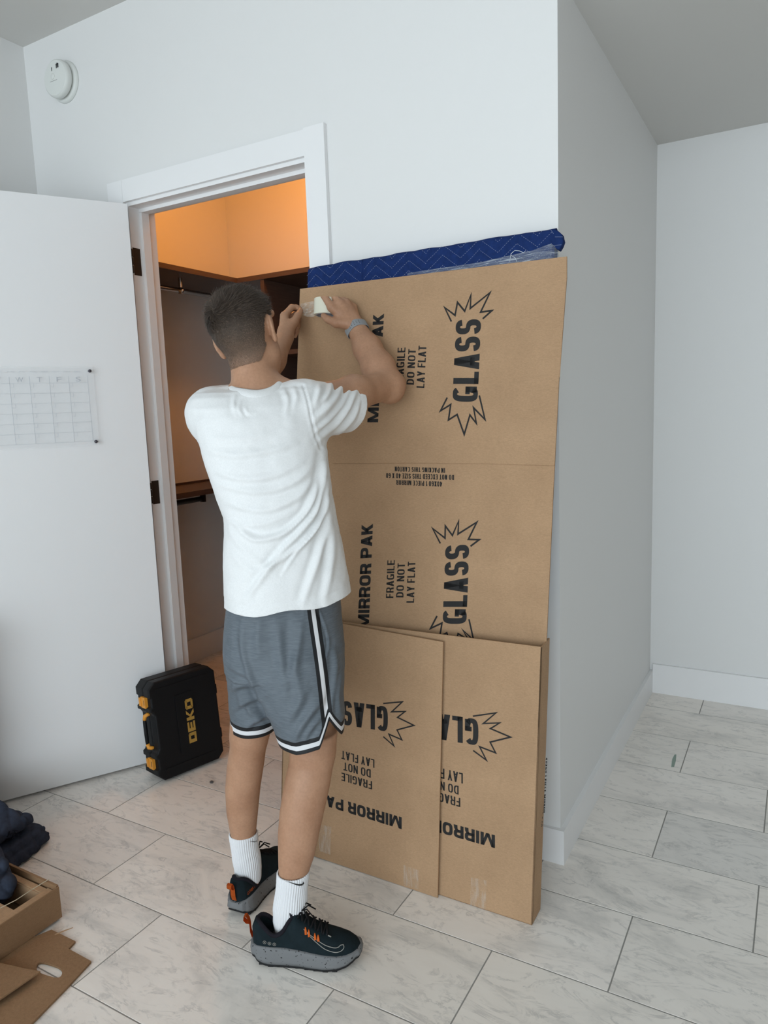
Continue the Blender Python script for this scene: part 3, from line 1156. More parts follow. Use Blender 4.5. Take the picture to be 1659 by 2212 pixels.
# --- stretch film around the top right of the wrapped mirror
mf = bpy.data.materials.new('stretch_film')
mf.use_nodes = True
b = bsdf(mf)
b.inputs['Base Color'].default_value = (0.62, 0.68, 0.74, 1)
b.inputs['Roughness'].default_value = 0.12
b.inputs['Specular IOR Level'].default_value = 0.8
n_ = noise(mf, coords(mf, (12, 12, 260)), 1.0, 5, 0.6, 0.5)
ln(mf, ramp(mf, n_, [(0.38, (0.10, 0.10, 0.10)), (0.56, (0.26, 0.26, 0.26)), (0.66, (0.75, 0.75, 0.75))]), b.inputs['Alpha'])
bump(mf, n_, 0.6, 0.003)
sf = empty('stretch_film', tuple(PLN(1150, 560, YBF, KBF)))
tag(sf, 'clear stretch film wrapped over the blanket corner behind the cardboard', 'plastic wrap')
topl = [(880, 590), (960, 578), (1040, 566), (1100, 552), (1150, 541), (1185, 528), (1192, 527)]
V, F = [], []
nj = 12
for i in range(40):
    t = i / 39 * (len(topl) - 1)
    k = min(int(t), len(topl) - 2)
    u = topl[k][0] + (topl[k + 1][0] - topl[k][0]) * (t - k)
    v = topl[k][1] + (topl[k + 1][1] - topl[k][1]) * (t - k)
    for j in range(nj):
        vv_ = v + (600 - v) * j / (nj - 1)
        y0 = YBF - 0.0035 - 0.0018 * math.sin(j * 2.1 + i * 0.15) - 0.001 * rng.random()
        V.append(PLN(u, vv_, y0, KBF))
for i in range(39):
    for j in range(nj - 1):
        a = i * nj + j
        F.append([a, a + 1, a + nj + 1, a + nj])
npmesh('film_front', V, F, mf, sf)
V, F = [], []
ed = [(1192, 527), (1198, 531), (1204, 540), (1208, 552), (1209, 566)]
for i, (u, v) in enumerate(ed):
    for j in range(8):
        V.append(PLN(u, v + (600 - v) * j / 7, YBF - 0.003 + 0.006 * i, KBF))
for i in range(len(ed) - 1):
    for j in range(7):
        a = i * 8 + j
        F.append([a, a + 1, a + 9, a + 8])
npmesh('film_side', V, F, mf, sf)
bm = bmesh.new()
tube(bm, [PLN(u, v, YBF - 0.006, KBF) for u, v in ((1101, 566), (1104, 548), (1112, 541), (1122, 542), (1131, 546), (1136, 541))], [0.0004, 0.0009, 0.0006, 0.0008, 0.0006, 0.0003], 6)
tube(bm, [PLN(u, v, YBF - 0.006, KBF) for u, v in ((1104, 552), (1112, 556), (1117, 566))], [0.0004, 0.0008, 0.0004], 6)
obj('film_crumple', bm, mat('film_gloss', (0.75, 0.8, 0.85), 0.15, 0.8), sf, True)


# ------------------------------------------------------------------ black tool case leaning at the door frame
B1 = Vector((-1.545, -0.214, 0.0))
ce = Vector((0.272, 0.962, 0)).normalized()        # along the case, away from the handle
cn = Vector((0.962, -0.272, 0)).normalized()       # out of the printed front
lean = math.radians(5.2)
cu = (Vector((0, 0, 1)) * math.cos(lean) - cn * math.sin(lean)).normalized()
cno = ce.cross(cu).normalized()
if cno.dot(cn) < 0:
    cno = -cno
case = empty('tool_case', B1)
tag(case, 'black plastic tool case with orange latches leaning at the door frame', 'tool case')
CWD, CHT, CDP = 0.298, 0.402, 0.118
CM = Matrix((ce, -cno, cu)).transposed().to_4x4()  # local x width, y depth (0 front .. CDP back), z up
CM.translation = B1 - ce * 0.012 + Vector((0, 0, 0.0105))


def outline(ins=0.0, rec=0.016):
    w, h = CWD, CHT
    i = ins
    c = 0.026
    pts = [(c, i), (w - c, i), (w - i, c), (w - i, 0.085), (w + 0.004 - i, 0.090), (w + 0.004 - i, 0.125), (w - i, 0.13), (w - i, 0.275),
           (w + 0.004 - i, 0.28), (w + 0.004 - i, 0.315), (w - i, 0.32), (w - i, h - c), (w - c, h - i), (c, h - i), (i, h - c),
           (i, 0.345), (0.006 + i, 0.340), (0.006 + i, 0.305), (i - 0.002, 0.300), (i - 0.002, 0.287), (0.007 + i, 0.282), (rec + i, 0.266), (rec + i, 0.132), (0.007 + i, 0.116),
           (i - 0.002, 0.110), (i - 0.002, 0.095), (0.006 + i, 0.090), (0.006 + i, 0.052), (i, 0.047), (i, c)]
    return pts


def shell(name, y0, y1, ins, bev):
    bm = bmesh.new()
    pts = outline(ins)
    prism(bm, [CM @ Vector((x, y0, z)) for x, z in pts], CM.to_3x3() @ Vector((0, y1 - y0, 0)))
    es = [e for e in bm.edges if any(len(f.verts) > 6 for f in e.link_faces)]
    bmesh.ops.bevel(bm, geom=es, offset=bev, segments=3, profile=0.5, affect='EDGES', clamp_overlap=True)
    return obj(name, bm, M['blackpl'], case)


shell('front_shell', 0.0, 0.050, 0.0, 0.007)
shell('rear_shell', 0.0515, CDP, 0.0, 0.010)
bm = bmesh.new()
box(bm, (0.03, 0.045, 0.03), (CWD - 0.02, 0.058, CHT - 0.03), CM)
obj('gasket', bm, M['dark'], case)
# raised ribs on the printed face
bm = bmesh.new()
for lo, hi in (((0.105, -0.003, 0.085), (0.185, 0.003, 0.325)), ((0.03, -0.002, 0.36), (0.26, 0.003, 0.375)), ((0.03, -0.002, 0.03), (0.26, 0.003, 0.045))):
    box(bm, lo, hi, CM)
bevel(bm, 0.0025, 2)
obj('raised_panel', bm, M['blackpl'], case)
# front print reading upward
def cpt2(x, z, y=-0.0034):
    return np.array(CM @ Vector((x, y, z)))


LOGO = {'D': [[(0, 0), (1, 0), (1, .75), (.78, 1), (0, 1)], [(.3, .26), (.3, .74), (.62, .74), (.7, .64), (.7, .26)]]}


def logo_poly(name, pts, z0, z1, x0, x1):
    # letter box: reading direction is +z, letter up is -x
    bm = bmesh.new()
    P = [Vector(cpt2(x1 + (x0 - x1) * q, z0 + (z1 - z0) * p, -0.0032)) for p, q in pts]
    prism(bm, P, CM.to_3x3() @ Vector((0, -0.0006, 0)))
    return bm


lx0, lx1 = 0.146, 0.180
lz0, lz1 = 0.112, 0.300
lw = (lz1 - lz0) / 4
bars = {'D': [((0, 0), (.3, 1)), ((.3, .74), (.8, 1)), ((.3, 0), (.9, .26)), ((.62, .2), (.9, .9))],
        'E': [((0, 0), (.28, 1)), ((.28, 0), (.86, .24)), ((.28, .38), (.8, .62)), ((.28, .76), (.86, 1))],
        'O': [((0, .1), (.28, .9)), ((.62, .1), (.9, .9)), ((.1, 0), (.8, .26)), ((.1, .74), (.8, 1))]}
for i, ch_ in enumerate('DEKO'):
    bm = bmesh.new()
    z0 = lz0 + i * lw
    z1 = z0 + lw
    if ch_ == 'K':
        polys = [[(0, 0), (.28, 0), (.28, 1), (0, 1)], [(.28, .40), (.62, 0), (.95, 0), (.48, .52), (.28, .62)], [(.28, .42), (.60, 1), (.92, 1), (.45, .46)]]
    else:
        polys = [[(a[0], a[1]), (b_[0], a[1]), (b_[0], b_[1]), (a[0], b_[1])] for a, b_ in bars[ch_]]
    for pg in polys:
        P = [Vector(cpt2(lx1 + (lx0 - lx1) * q, z0 + (z1 - z0) * p, -0.0030)) for p, q in pg]
        prism(bm, P, CM.to_3x3() @ Vector((0, -0.0007, 0)))
    obj('logo_letter', bm, M['logo'], case)
# latches on the handle side
for zc in (0.322, 0.070):
    lt = empty('latch', (0, 0, 0))
    lt.parent = case
    lt.location = (0, 0, 0)
    bm = bmesh.new()
    box(bm, (-0.006, 0.030, zc - 0.022), (0.008, 0.066, zc + 0.022), CM)
    box(bm, (-0.009, 0.062, zc - 0.017), (0.008, 0.078, zc + 0.017), CM)
    bevel(bm, 0.002, 2)
    obj('latch_plate', bm, M['orange'], lt)
    bm = bmesh.new()
    box(bm, (-0.0066, 0.038, zc - 0.010), (-0.0055, 0.041, zc + 0.010), CM)
    obj('latch_slot', bm, M['dark'], lt)
# handle
bm = bmesh.new()
tube(bm, [CM @ Vector((-0.004, 0.058, z)) for z in (0.145, 0.16, 0.2, 0.24, 0.255)], [0.006, 0.0075, 0.008, 0.0075, 0.006], 12)
obj('handle_grip', bm, M['blackpl'], case, True)
for z0, z1 in ((0.268, 0.248), (0.130, 0.150)):
    bm = bmesh.new()
    tube(bm, [CM @ Vector(p) for p in ((0.016, 0.045, z0), (0.008, 0.050, z0 + 0.001), (-0.001, 0.055, (z0 + z1) / 2 + (z0 - z1) * 0.3), (-0.004, 0.058, z1))], [0.005, 0.008, 0.0085, 0.0075], 12)
    obj('handle_end', bm, M['orange'], case, True)

# ------------------------------------------------------------------ open box and flattened cardboard at lower left
bxr = empty('open_carton', (-1.4, -1.2, 0.0))
tag(bxr, 'low open cardboard box with die-cut insert holding a navy blanket', 'carton')
BX1, BY1, BX0, BY0, BZ = -1.214, -0.915, -1.62, -1.50, 0.104
ZB = 0.012
boxobj('side_panel', (BX1 - 0.004, BY0, ZB), (BX1, BY1, BZ), M['card_b'], bxr)
boxobj('side_panel', (BX0, BY0, ZB), (BX0 + 0.004, BY1, BZ), M['card_b'], bxr)
boxobj('side_panel', (BX0, BY1 - 0.005, ZB), (BX1 - 0.006, BY1 + 0.002, BZ + 0.003), M['card_b'], bxr)
boxobj('side_panel', (BX0, BY0, ZB), (BX1, BY0 + 0.004, BZ), M['card_b'], bxr)
boxobj('bottom_panel', (BX0, BY0, ZB - 0.004), (BX1, BY1, ZB), M['card_b'], bxr)
# die-cut insert tray with openings
bm = bmesh.new()
IZ = BZ - 0.012
xa, xb = BX0 + 0.01, BX1 - 0.012
rowsY = [(BY1 - 0.03, BY1 - 0.012), (BY1 - 0.16, BY1 - 0.115), (BY1 - 0.32, BY1 - 0.275), (BY0 + 0.006, BY0 + 0.03)]
box(bm, (xb - 0.03, BY0 + 0.006, IZ - 0.004), (xb, BY1 - 0.008, IZ))
box(bm, (xa, BY0 + 0.006, IZ - 0.004), (xa + 0.03, BY1 - 0.008, IZ))
for y0, y1 in rowsY:
    box(bm, (xa + 0.03, y0, IZ - 0.0039), (xb - 0.03, y1, IZ - 0.0001))
for y0, y1 in rowsY[:3]:
    box(bm, (xa + 0.03, y0 - 0.003, ZB + 0.005), (xb - 0.03, y0, IZ - 0.004))
obj('die_cut_insert', bm, M['card'], bxr)
bm = bmesh.new()
box(bm, (xb - 0.0305, BY0 + 0.01, ZB + 0.002), (xb - 0.0265, BY1 - 0.01, IZ - 0.004))
obj('insert_wall', bm, M['card_b'], bxr)
bm = bmesh.new()
tube(bm, [ONZ(106, 1899, BZ + 0.006), ONZ(70, 1921, BZ + 0.004), ONZ(35, 1944, BZ + 0.004), ONZ(-20, 1972, BZ + 0.005)], 0.0012, 6)
tag(obj('string', bm, mat('cream_string', (0.55, 0.48, 0.35), 0.8)), 'thin pale string lying across the open cardboard box', 'string')

fl = empty('flattened_cardboard', tuple(ONZ(130, 2100)))
tag(fl, 'flattened brown cardboard with an oval handle hole on the marble floor', 'cardboard')


def flat_poly(name, px, z, th, material, hole=None, zt=None):
    bm = bmesh.new()
    P = [Vector(ONZ(u, v, z)) for u, v in px]
    if hole:
        Hh = [Vector(ONZ(u, v, z)) for u, v in hole]
        vo = [bm.verts.new(p) for p in P]
        vh = [bm.verts.new(p) for p in Hh]
        es = [bm.edges.new((vo[i], vo[(i + 1) % len(vo)])) for i in range(len(vo))]
        es += [bm.edges.new((vh[i], vh[(i + 1) % len(vh)])) for i in range(len(vh))]
        bmesh.ops.triangle_fill(bm, use_beauty=True, use_dissolve=False, edges=es)
        r = bmesh.ops.extrude_face_region(bm, geom=bm.faces[:])
        bmesh.ops.translate(bm, verts=[v for v in r['geom'] if isinstance(v, bmesh.types.BMVert)], vec=(0, 0, -th))
        bmesh.ops.recalc_face_normals(bm, faces=bm.faces)
    else:
        prism(bm, P, (0, 0, -th))
    return obj(name, bm, material, fl)


hole = []
for i in range(20):
    a = 2 * math.pi * i / 20
    ca, sa = math.cos(a), math.sin(a)
    e = 0.35
    lx = math.copysign(abs(ca) ** 0.62, ca)
    lz = math.copysign(abs(sa) ** 0.75, sa)
    hole.append((106.5 + 27.5 * lx - 3 * lz, 2095 + 8.5 * lx + 12.5 * lz))
flat_poly('lower_sheet', [(111, 2008), (163, 2033), (148, 2049), (197, 2076), (150, 2127), (30, 2250), (-200, 2330), (-160, 2120)], 0.007, 0.006, M['card_b'], hole)
flat_poly('upper_flap', [(87, 2098), (50, 2091), (10, 2082), (-120, 2052), (-190, 2260), (0, 2158)], 0.026, 0.004, M['card_b'])
flat_poly('cut_tab', [(158, 2003), (142, 2008), (118, 2018), (131, 2014)], 0.009, 0.002, M['card'])


# ------------------------------------------------------------------ volume modelling helpers (smooth unions, one skin)
def smin(a, b, k):
    if k <= 0:
        return np.minimum(a, b)
    h = np.clip(0.5 + 0.5 * (b - a) / k, 0, 1)
    return b + (a - b) * h - k * h * (1 - h)


class Vox:
    def __init__(s, lo, hi, h):
        s.lo = np.array(lo, float)
        s.h = h
        s.n = np.ceil((np.array(hi) - s.lo) / h).astype(int) + 1
        s.f = np.full(s.n, 0.5, np.float32)

    def put(s, fn, lo, hi, k=0.0, sub=False):
        pad = max(k, 2.5 * s.h) + 2 * s.h
        i0 = np.maximum(0, np.floor((np.array(lo) - pad - s.lo) / s.h)).astype(int)
        i1 = np.minimum(s.n, np.ceil((np.array(hi) + pad - s.lo) / s.h).astype(int) + 1)
        if np.any(i1 <= i0):
            return
        ax = [(s.lo[a] + np.arange(i0[a], i1[a]) * s.h).astype(np.float32) for a in range(3)]
        X, Y, Z = ax[0][:, None, None], ax[1][None, :, None], ax[2][None, None, :]
        d = fn(X, Y, Z)
        sl = tuple(slice(i0[a], i1[a]) for a in range(3))
        if sub:
            s.f[sl] = -smin(-s.f[sl], d, k)
        else:
            s.f[sl] = smin(s.f[sl], d, k)

    def cone(s, a, b, ra, rb, k=0.02, flat=None, sub=False):
        """tapered limb; flat=(direction, factor) squeezes the cross-section"""
        a, b = np.asarray(a, float), np.asarray(b, float)
        ab = b - a
        L2 = float(ab @ ab) + 1e-12

        def fn(X, Y, Z):
            px, py, pz = X - a[0], Y - a[1], Z - a[2]
            t = np.clip((px * ab[0] + py * ab[1] + pz * ab[2]) / L2, 0, 1)
            dx, dy, dz = px - t * ab[0], py - t * ab[1], pz - t * ab[2]
            r = ra + (rb - ra) * t
            d2 = dx * dx + dy * dy + dz * dz
            if flat is not None:
                n, q = flat
                c = dx * n[0] + dy * n[1] + dz * n[2]
                d2 = d2 + c * c * (1 / (q * q) - 1)
            return np.sqrt(d2) - r
        rm = max(ra, rb)
        s.put(fn, np.minimum(a, b) - rm, np.maximum(a, b) + rm, k, sub)

    def chain(s, pts, rad, k=0.012, **kw):
        for p, q, r0, r1 in zip(pts[:-1], pts[1:], rad[:-1], rad[1:]):
            s.cone(p, q, r0, r1, k, **kw)

    def ell(s, c, ax, r, k=0.02, sub=False):
        """ellipsoid with axes (3 unit vectors) and radii"""
        c = np.asarray(c, float)
        A = np.asarray(ax, float)
        r = np.asarray(r, float)

        def fn(X, Y, Z):
            px, py, pz = X - c[0], Y - c[1], Z - c[2]
            q = [(px * A[i, 0] + py * A[i, 1] + pz * A[i, 2]) / r[i] for i in range(3)]
            k0 = np.sqrt(q[0] ** 2 + q[1] ** 2 + q[2] ** 2)
            k1 = np.sqrt((q[0] / r[0]) ** 2 + (q[1] / r[1]) ** 2 + (q[2] / r[2]) ** 2) + 1e-9
            return k0 * (k0 - 1) / k1
        e = np.sqrt(((A * r[:, None]) ** 2).sum(0))
        s.put(fn, c - e, c + e, k, sub)

    def loft(s, rings, k=0.02, ex=2.3, cap=(False, False), inset=0.0):
        """stack of view-aligned superellipse rings: (centre, half width along RV, half depth along HV)"""
        rings = sorted(rings, key=lambda q: q[0][2])
        zz = np.array([q[0][2] for q in rings])
        cl = np.array([q[0] @ RV for q in rings])
        cd = np.array([q[0] @ HV for q in rings])
        aa = np.array([q[1] for q in rings]) - inset
        bb = np.array([q[2] for q in rings]) - inset
        z0, z1 = zz[0], zz[-1]

        def fn(X, Y, Z):
            z = np.clip(Z, z0, z1)
            c1, c2, a, b = (np.interp(z.ravel(), zz, q).reshape(z.shape).astype(np.float32) for q in (cl, cd, aa, bb))
            l = np.abs(X * RV[0] + Y * RV[1] - c1)
            d = np.abs(X * HV[0] + Y * HV[1] - c2)
            rho = ((l / a) ** ex + (d / b) ** ex) ** (1 / ex)
            q = (rho - 1) * np.minimum(a, b)
            e = np.maximum(z0 - Z, Z - z1)
            return np.where(e > 0, np.sqrt(np.maximum(q, 0) ** 2 + e * e) + np.minimum(q, 0) * 0, np.maximum(q, e))
        m_ = max(aa.max(), bb.max())
        cs = np.array([q[0] for q in rings])
        s.put(fn, cs.min(0) - [m_, m_, 0], cs.max(0) + [m_, m_, 0], k)

    def mesh(s, smooth=2):
        f, lo, h = s.f, s.lo, s.h
        sg = f < 0
        nx, ny, nz = f.shape
        cnt = np.zeros((nx - 1, ny - 1, nz - 1), np.uint8)
        for i in (0, 1):
            for j in (0, 1):
                for k in (0, 1):
                    cnt += sg[i:nx - 1 + i, j:ny - 1 + j, k:nz - 1 + k]
        act = (cnt > 0) & (cnt < 8)
        idx = np.argwhere(act)
        vid = np.full(act.shape, -1, np.int32)
        vid[act] = np.arange(len(idx))
        acc = np.zeros((len(idx), 3))
        num = np.zeros(len(idx))
        cs = [(0, 0, 0), (1, 0, 0), (0, 1, 0), (1, 1, 0), (0, 0, 1), (1, 0, 1), (0, 1, 1), (1, 1, 1)]
        val = [f[idx[:, 0] + c[0], idx[:, 1] + c[1], idx[:, 2] + c[2]].astype(float) for c in cs]
        for p in range(8):
            for a in range(3):
                if cs[p][a] == 0:
                    c2 = list(cs[p])
                    c2[a] = 1
                    q = cs.index(tuple(c2))
                    va, vb = val[p], val[q]
                    m_ = (va < 0) != (vb < 0)
                    t = va[m_] / (va[m_] - vb[m_])
                    pt = np.tile(np.array(cs[p], float), (m_.sum(), 1))
                    pt[:, a] += t
                    acc[m_] += pt
                    num[m_] += 1
        V = lo + (idx + acc / num[:, None]) * h
        Q = []
        for a in range(3):
            s0 = [slice(None)] * 3
            s1 = [slice(None)] * 3
            s0[a] = slice(0, -1)
            s1[a] = slice(1, None)
            A, B = sg[tuple(s0)], sg[tuple(s1)]
            e = np.argwhere(A != B)
            b, c = (a + 1) % 3, (a + 2) % 3
            ok = (e[:, b] > 0) & (e[:, c] > 0) & (e[:, b] < f.shape[b] - 1) & (e[:, c] < f.shape[c] - 1)
            e = e[ok]
            ins = A[e[:, 0], e[:, 1], e[:, 2]]
            q = []
            for db, dc in ((-1, -1), (0, -1), (0, 0), (-1, 0)):
                g = e.copy()
                g[:, b] += db
                g[:, c] += dc
                q.append(vid[g[:, 0], g[:, 1], g[:, 2]])
            q = np.stack(q, 1)
            q[~ins] = q[~ins][:, ::-1]
            Q.append(q)
        Q = np.concatenate(Q)
        return smooth_mesh(V, Q, smooth), Q


def smooth_mesh(V, Q, it, lam=0.55):
    if it <= 0:
        return V
    k = Q.shape[1]
    E = np.concatenate([np.stack([Q[:, i], Q[:, (i + 1) % k]], 1) for i in range(k)])
    E = np.unique(np.sort(E, 1), axis=0)
    n = len(V)
    deg = np.bincount(E.ravel(), minlength=n).astype(float)
    deg[deg == 0] = 1
    for i in range(it):
        for l_ in (lam, -lam * 0.96 if it > 2 else lam):
            S = np.stack([np.bincount(E[:, 0], V[E[:, 1], c], n) + np.bincount(E[:, 1], V[E[:, 0], c], n) for c in range(3)], 1)
            V = V + l_ * (S / deg[:, None] - V)
    return V


def vnormals(V, Q):
    k = Q.shape[1]
    n = np.cross(V[Q[:, 1]] - V[Q[:, 0]], V[Q[:, 2]] - V[Q[:, 0]]) if k == 3 else np.cross(V[Q[:, 2]] - V[Q[:, 0]], V[Q[:, 3]] - V[Q[:, 1]])
    N = np.zeros_like(V)
    for i in range(k):
        for c in range(3):
            N[:, c] += np.bincount(Q[:, i], n[:, c], len(V))
    return N / (np.linalg.norm(N, axis=1, keepdims=True) + 1e-12)


def clip_mesh(V, Q, s, attrs=None):
    """keep the part where s >= 0, cutting cleanly through faces"""
    T = np.concatenate([Q[:, [0, 1, 2]], Q[:, [0, 2, 3]]]) if Q.shape[1] == 4 else Q
    attrs = dict(attrs or {})
    ins = s >= 0
    c = ins[T].sum(1)
    keep = [T[c == 3]]
    newV, newA = [], {k: [] for k in attrs}
    base_ = len(V)
    pair_a, pair_b = [], []
    part = []
    for want in (1, 2):
        t = T[c == want]
        if not len(t):
            continue
        m_ = ins[t] if want == 1 else ~ins[t]
        j = np.argmax(m_, 1)
        r = np.arange(len(t))
        part.append((want, t[r, j], t[r, (j + 1) % 3], t[r, (j + 2) % 3]))
    keys = []
    for want, a, b, d in part:
        for p, q in ((a, b), (a, d)):
            keys.append(np.stack([np.minimum(p, q), np.maximum(p, q)], 1))
    if keys:
        K_ = np.concatenate(keys)
        U, inv = np.unique(K_, axis=0, return_inverse=True)
        inv = np.asarray(inv).ravel()
        sa, sb = s[U[:, 0]], s[U[:, 1]]
        t = (sa / (sa - sb))[:, None]
        NV = V[U[:, 0]] * (1 - t) + V[U[:, 1]] * t
        V2 = np.concatenate([V, NV])
        A2 = {k: np.concatenate([v, v[U[:, 0]] * (1 - t[:, 0]) + v[U[:, 1]] * t[:, 0]]) for k, v in attrs.items()}
        o = 0
        for want, a, b, d in part:
            n = len(a)
            e1 = base_ + inv[o:o + n]
            e2 = base_ + inv[o + n:o + 2 * n]
            o += 2 * n
            if want == 1:
                keep.append(np.stack([a, e1, e2], 1))
            else:
                keep.append(np.stack([e1, b, d], 1))
                keep.append(np.stack([e1, d, e2], 1))
    else:
        V2, A2 = V, attrs
    T2 = np.concatenate(keep)
    used = np.unique(T2)
    mp_ = np.full(len(V2), -1)
    mp_[used] = np.arange(len(used))
    return V2[used], mp_[T2], {k: v[used] for k, v in A2.items()}


def poly_dist(P, line):
    """distance of 2D points to a polyline, with the sign of the side"""
    best = np.full(len(P), 1e9)
    sign = np.ones(len(P))
    tt = np.zeros(len(P))
    n = len(line) - 1
    for i in range(n):
        a, b = np.array(line[i], float), np.array(line[i + 1], float)
        ab = b - a
        t = np.clip(((P - a) @ ab) / (ab @ ab), 0, 1)
        d = P - a - t[:, None] * ab
        dd = np.hypot(d[:, 0], d[:, 1])
        m_ = dd < best
        best[m_] = dd[m_]
        sign[m_] = np.sign(ab[0] * d[m_, 1] - ab[1] * d[m_, 0])
        tt[m_] = (i + t[m_]) / n
    return best, sign, tt


def catmull(pts, m_=8):
    P = [np.array(p, float) for p in pts]
    P = [2 * P[0] - P[1]] + P + [2 * P[-1] - P[-2]]
    out = []
    for i in range(1, len(P) - 2):
        for j in range(m_):
            t = j / m_
            out.append(0.5 * ((2 * P[i]) + (-P[i - 1] + P[i + 1]) * t + (2 * P[i - 1] - 5 * P[i] + 4 * P[i + 1] - P[i + 2]) * t * t + (-P[i - 1] + 3 * P[i] - 3 * P[i + 1] + P[i + 2]) * t ** 3))
    out.append(P[-2])
    return out


def ring(v, ul, ur, d, b):
    L_, R_2 = W(ul, v, d), W(ur, v, d)
    return ((L_ + R_2) / 2, np.linalg.norm(R_2 - L_) / 2, b)


def vnoise(P, sc, seed=0):
    """cheap smooth value noise"""
    r = np.random.default_rng(seed)
    tab = r.random(4096)
    q = P * sc
    i = np.floor(q).astype(int)
    f = q - i
    f = f * f * (3 - 2 * f)
    out = np.zeros(len(P))
    for dx in (0, 1):
        for dy in (0, 1):
            for dz in (0, 1):
                hsh = ((i[:, 0] + dx) * 73856093 ^ (i[:, 1] + dy) * 19349663 ^ (i[:, 2] + dz) * 83492791) & 4095
                wgt = (f[:, 0] if dx else 1 - f[:, 0]) * (f[:, 1] if dy else 1 - f[:, 1]) * (f[:, 2] if dz else 1 - f[:, 2])
                out += wgt * tab[hsh]
    return out - 0.5


# ------------------------------------------------------------------ fabrics and skin for the person
m = mat('skin', (0.42, 0.235, 0.15), 0.5, 0.35)
v = coords(m)
sk = ramp(m, noise(m, v, 14, 4), [(0.3, (0.385, 0.205, 0.122)), (0.7, (0.475, 0.272, 0.170))])
sk = mixc(m, 1.0, sk, ramp(m, noise(m, v, 160, 3), [(0.3, (0.93, 0.92, 0.91)), (0.7, (1.05, 1.05, 1.05))]), 'MULTIPLY')
base(m, sk)
bsdf(m).inputs['Subsurface Weight'].default_value = 0.08
bsdf(m).inputs['Subsurface Radius'].default_value = (0.012, 0.005, 0.003)
bump(m, noise(m, v, 420, 2), 0.10, 0.001)
M['skin'] = m
M['shirt'] = fabric('white_cotton', (0.78, 0.79, 0.79), 1100, 0.18)
m = M['shirt']
base(m, ramp(m, noise(m, coords(m), 300, 2), [(0.3, (0.76, 0.77, 0.77)), (0.7, (0.82, 0.83, 0.83))]))

m = mat('grey_mesh_shorts', (0.13, 0.155, 0.18), 0.62, 0.4)
v = coords(m)
g = ramp(m, noise(m, coords(m, (30, 30, 420)), 1.5, 2), [(0.35, (0.100, 0.121, 0.142)), (0.65, (0.136, 0.160, 0.184))])
ah = nd(m, 'ShaderNodeAttribute', attribute_name='hemd')
ast = nd(m, 'ShaderNodeAttribute', attribute_name='stripe')


def mr(m, val, a, b):
    n = nd(m, 'ShaderNodeMapRange')
    n.clamp = True
    n.inputs['From Min'].default_value = a
    n.inputs['From Max'].default_value = b
    ln(m, val, n.inputs['Value'])
    return n.outputs['Result']


BLK, WHT = (0.008, 0.009, 0.011), (0.70, 0.71, 0.73)
hb = ramp(m, mr(m, ah.outputs['Fac'], 0.0, 0.1), [(0.0, BLK), (0.100, WHT), (0.225, BLK), (0.34, (0, 0, 0))], 'CONSTANT')
hm = ramp(m, mr(m, ah.outputs['Fac'], 0.0, 0.1), [(0.0, (1, 1, 1)), (0.34, (0, 0, 0))], 'CONSTANT')
sb = ramp(m, mr(m, ast.outputs['Fac'], 0.0, 0.05), [(0.0, WHT), (0.106, BLK)], 'CONSTANT')
sm_ = ramp(m, mr(m, ast.outputs['Fac'], 0.0, 0.05), [(0.0, (1, 1, 1)), (0.315, (0, 0, 0))], 'CONSTANT')
c = mixc(m, sm_, g, sb)
c = mixc(m, hm, c, hb)
base(m, c)
bump(m, noise(m, coords(m, (90, 90, 900)), 1.0, 2), 0.25, 0.001)
M['shorts'] = m

m = mat('white_sock', (0.76, 0.77, 0.79), 0.9, 0.1)
M['sock'] = m
m = mat('hair', (0.03, 0.02, 0.013), 0.55, 0.35)
af = nd(m, 'ShaderNodeAttribute', attribute_name='fade')
hc = ramp(m, af.outputs['Fac'], [(0.0, (0.27, 0.16, 0.105)), (0.22, (0.17, 0.112, 0.078)), (0.6, (0.075, 0.052, 0.037)), (1.0, (0.050, 0.034, 0.024))])
hc = mixc(m, 1.0, hc, ramp(m, noise(m, coords(m), 700, 3, 0.7), [(0.3, (0.6, 0.6, 0.6)), (0.7, (1.25, 1.25, 1.25))]), 'MULTIPLY')
base(m, hc)
bump(m, noise(m, coords(m), 900, 3), 0.5, 0.002)
M['hair'] = m

# ------------------------------------------------------------------ person
person = empty('person', (-0.62, -0.62, 0))
tag(person, 'person seen from behind in white t-shirt and grey shorts taping the tall cardboard panel', 'person')

PX = lambda *a: [W(u, v, d) for u, v, d in a]
# joints
shR, elR, wrR = PX((678, 872, 1.93), (838, 832, 2.16), (768, 706, 2.30))
shL, elL, wrL = PX((458, 890, 1.98), (536, 872, 2.205), (616, 730, 2.385))

SHIRT = [ring(*q) for q in ((838, 500, 640, 1.935, 0.050), (846, 450, 672, 1.935, 0.068), (858, 428, 690, 1.935, 0.085), (880, 417, 698, 1.93, 0.102), (905, 418, 701, 1.925, 0.113),
                            (935, 424, 703, 1.92, 0.120), (970, 434, 705, 1.915, 0.125), (1020, 450, 710, 1.91, 0.128), (1070, 467, 717, 1.91, 0.128), (1110, 482, 725, 1.91, 0.128),
                            (1150, 483, 733, 1.91, 0.130), (1200, 481, 742, 1.91, 0.135), (1250, 483, 752, 1.91, 0.140), (1300, 485, 761, 1.91, 0.143), (1350, 487, 770, 1.91, 0.146))]
LEGL = [ring(*q) for q in ((1560, 500, 590, 1.985, 0.058), (1600, 498, 577, 1.99, 0.053), (1650, 490, 571, 2.0, 0.053), (1700, 486, 563, 2.01, 0.051), (1750, 489, 558, 2.02, 0.044), (1800, 498, 553, 2.03, 0.036), (1850, 507, 556, 2.033, 0.032), (1905, 518, 560, 2.036, 0.030))]
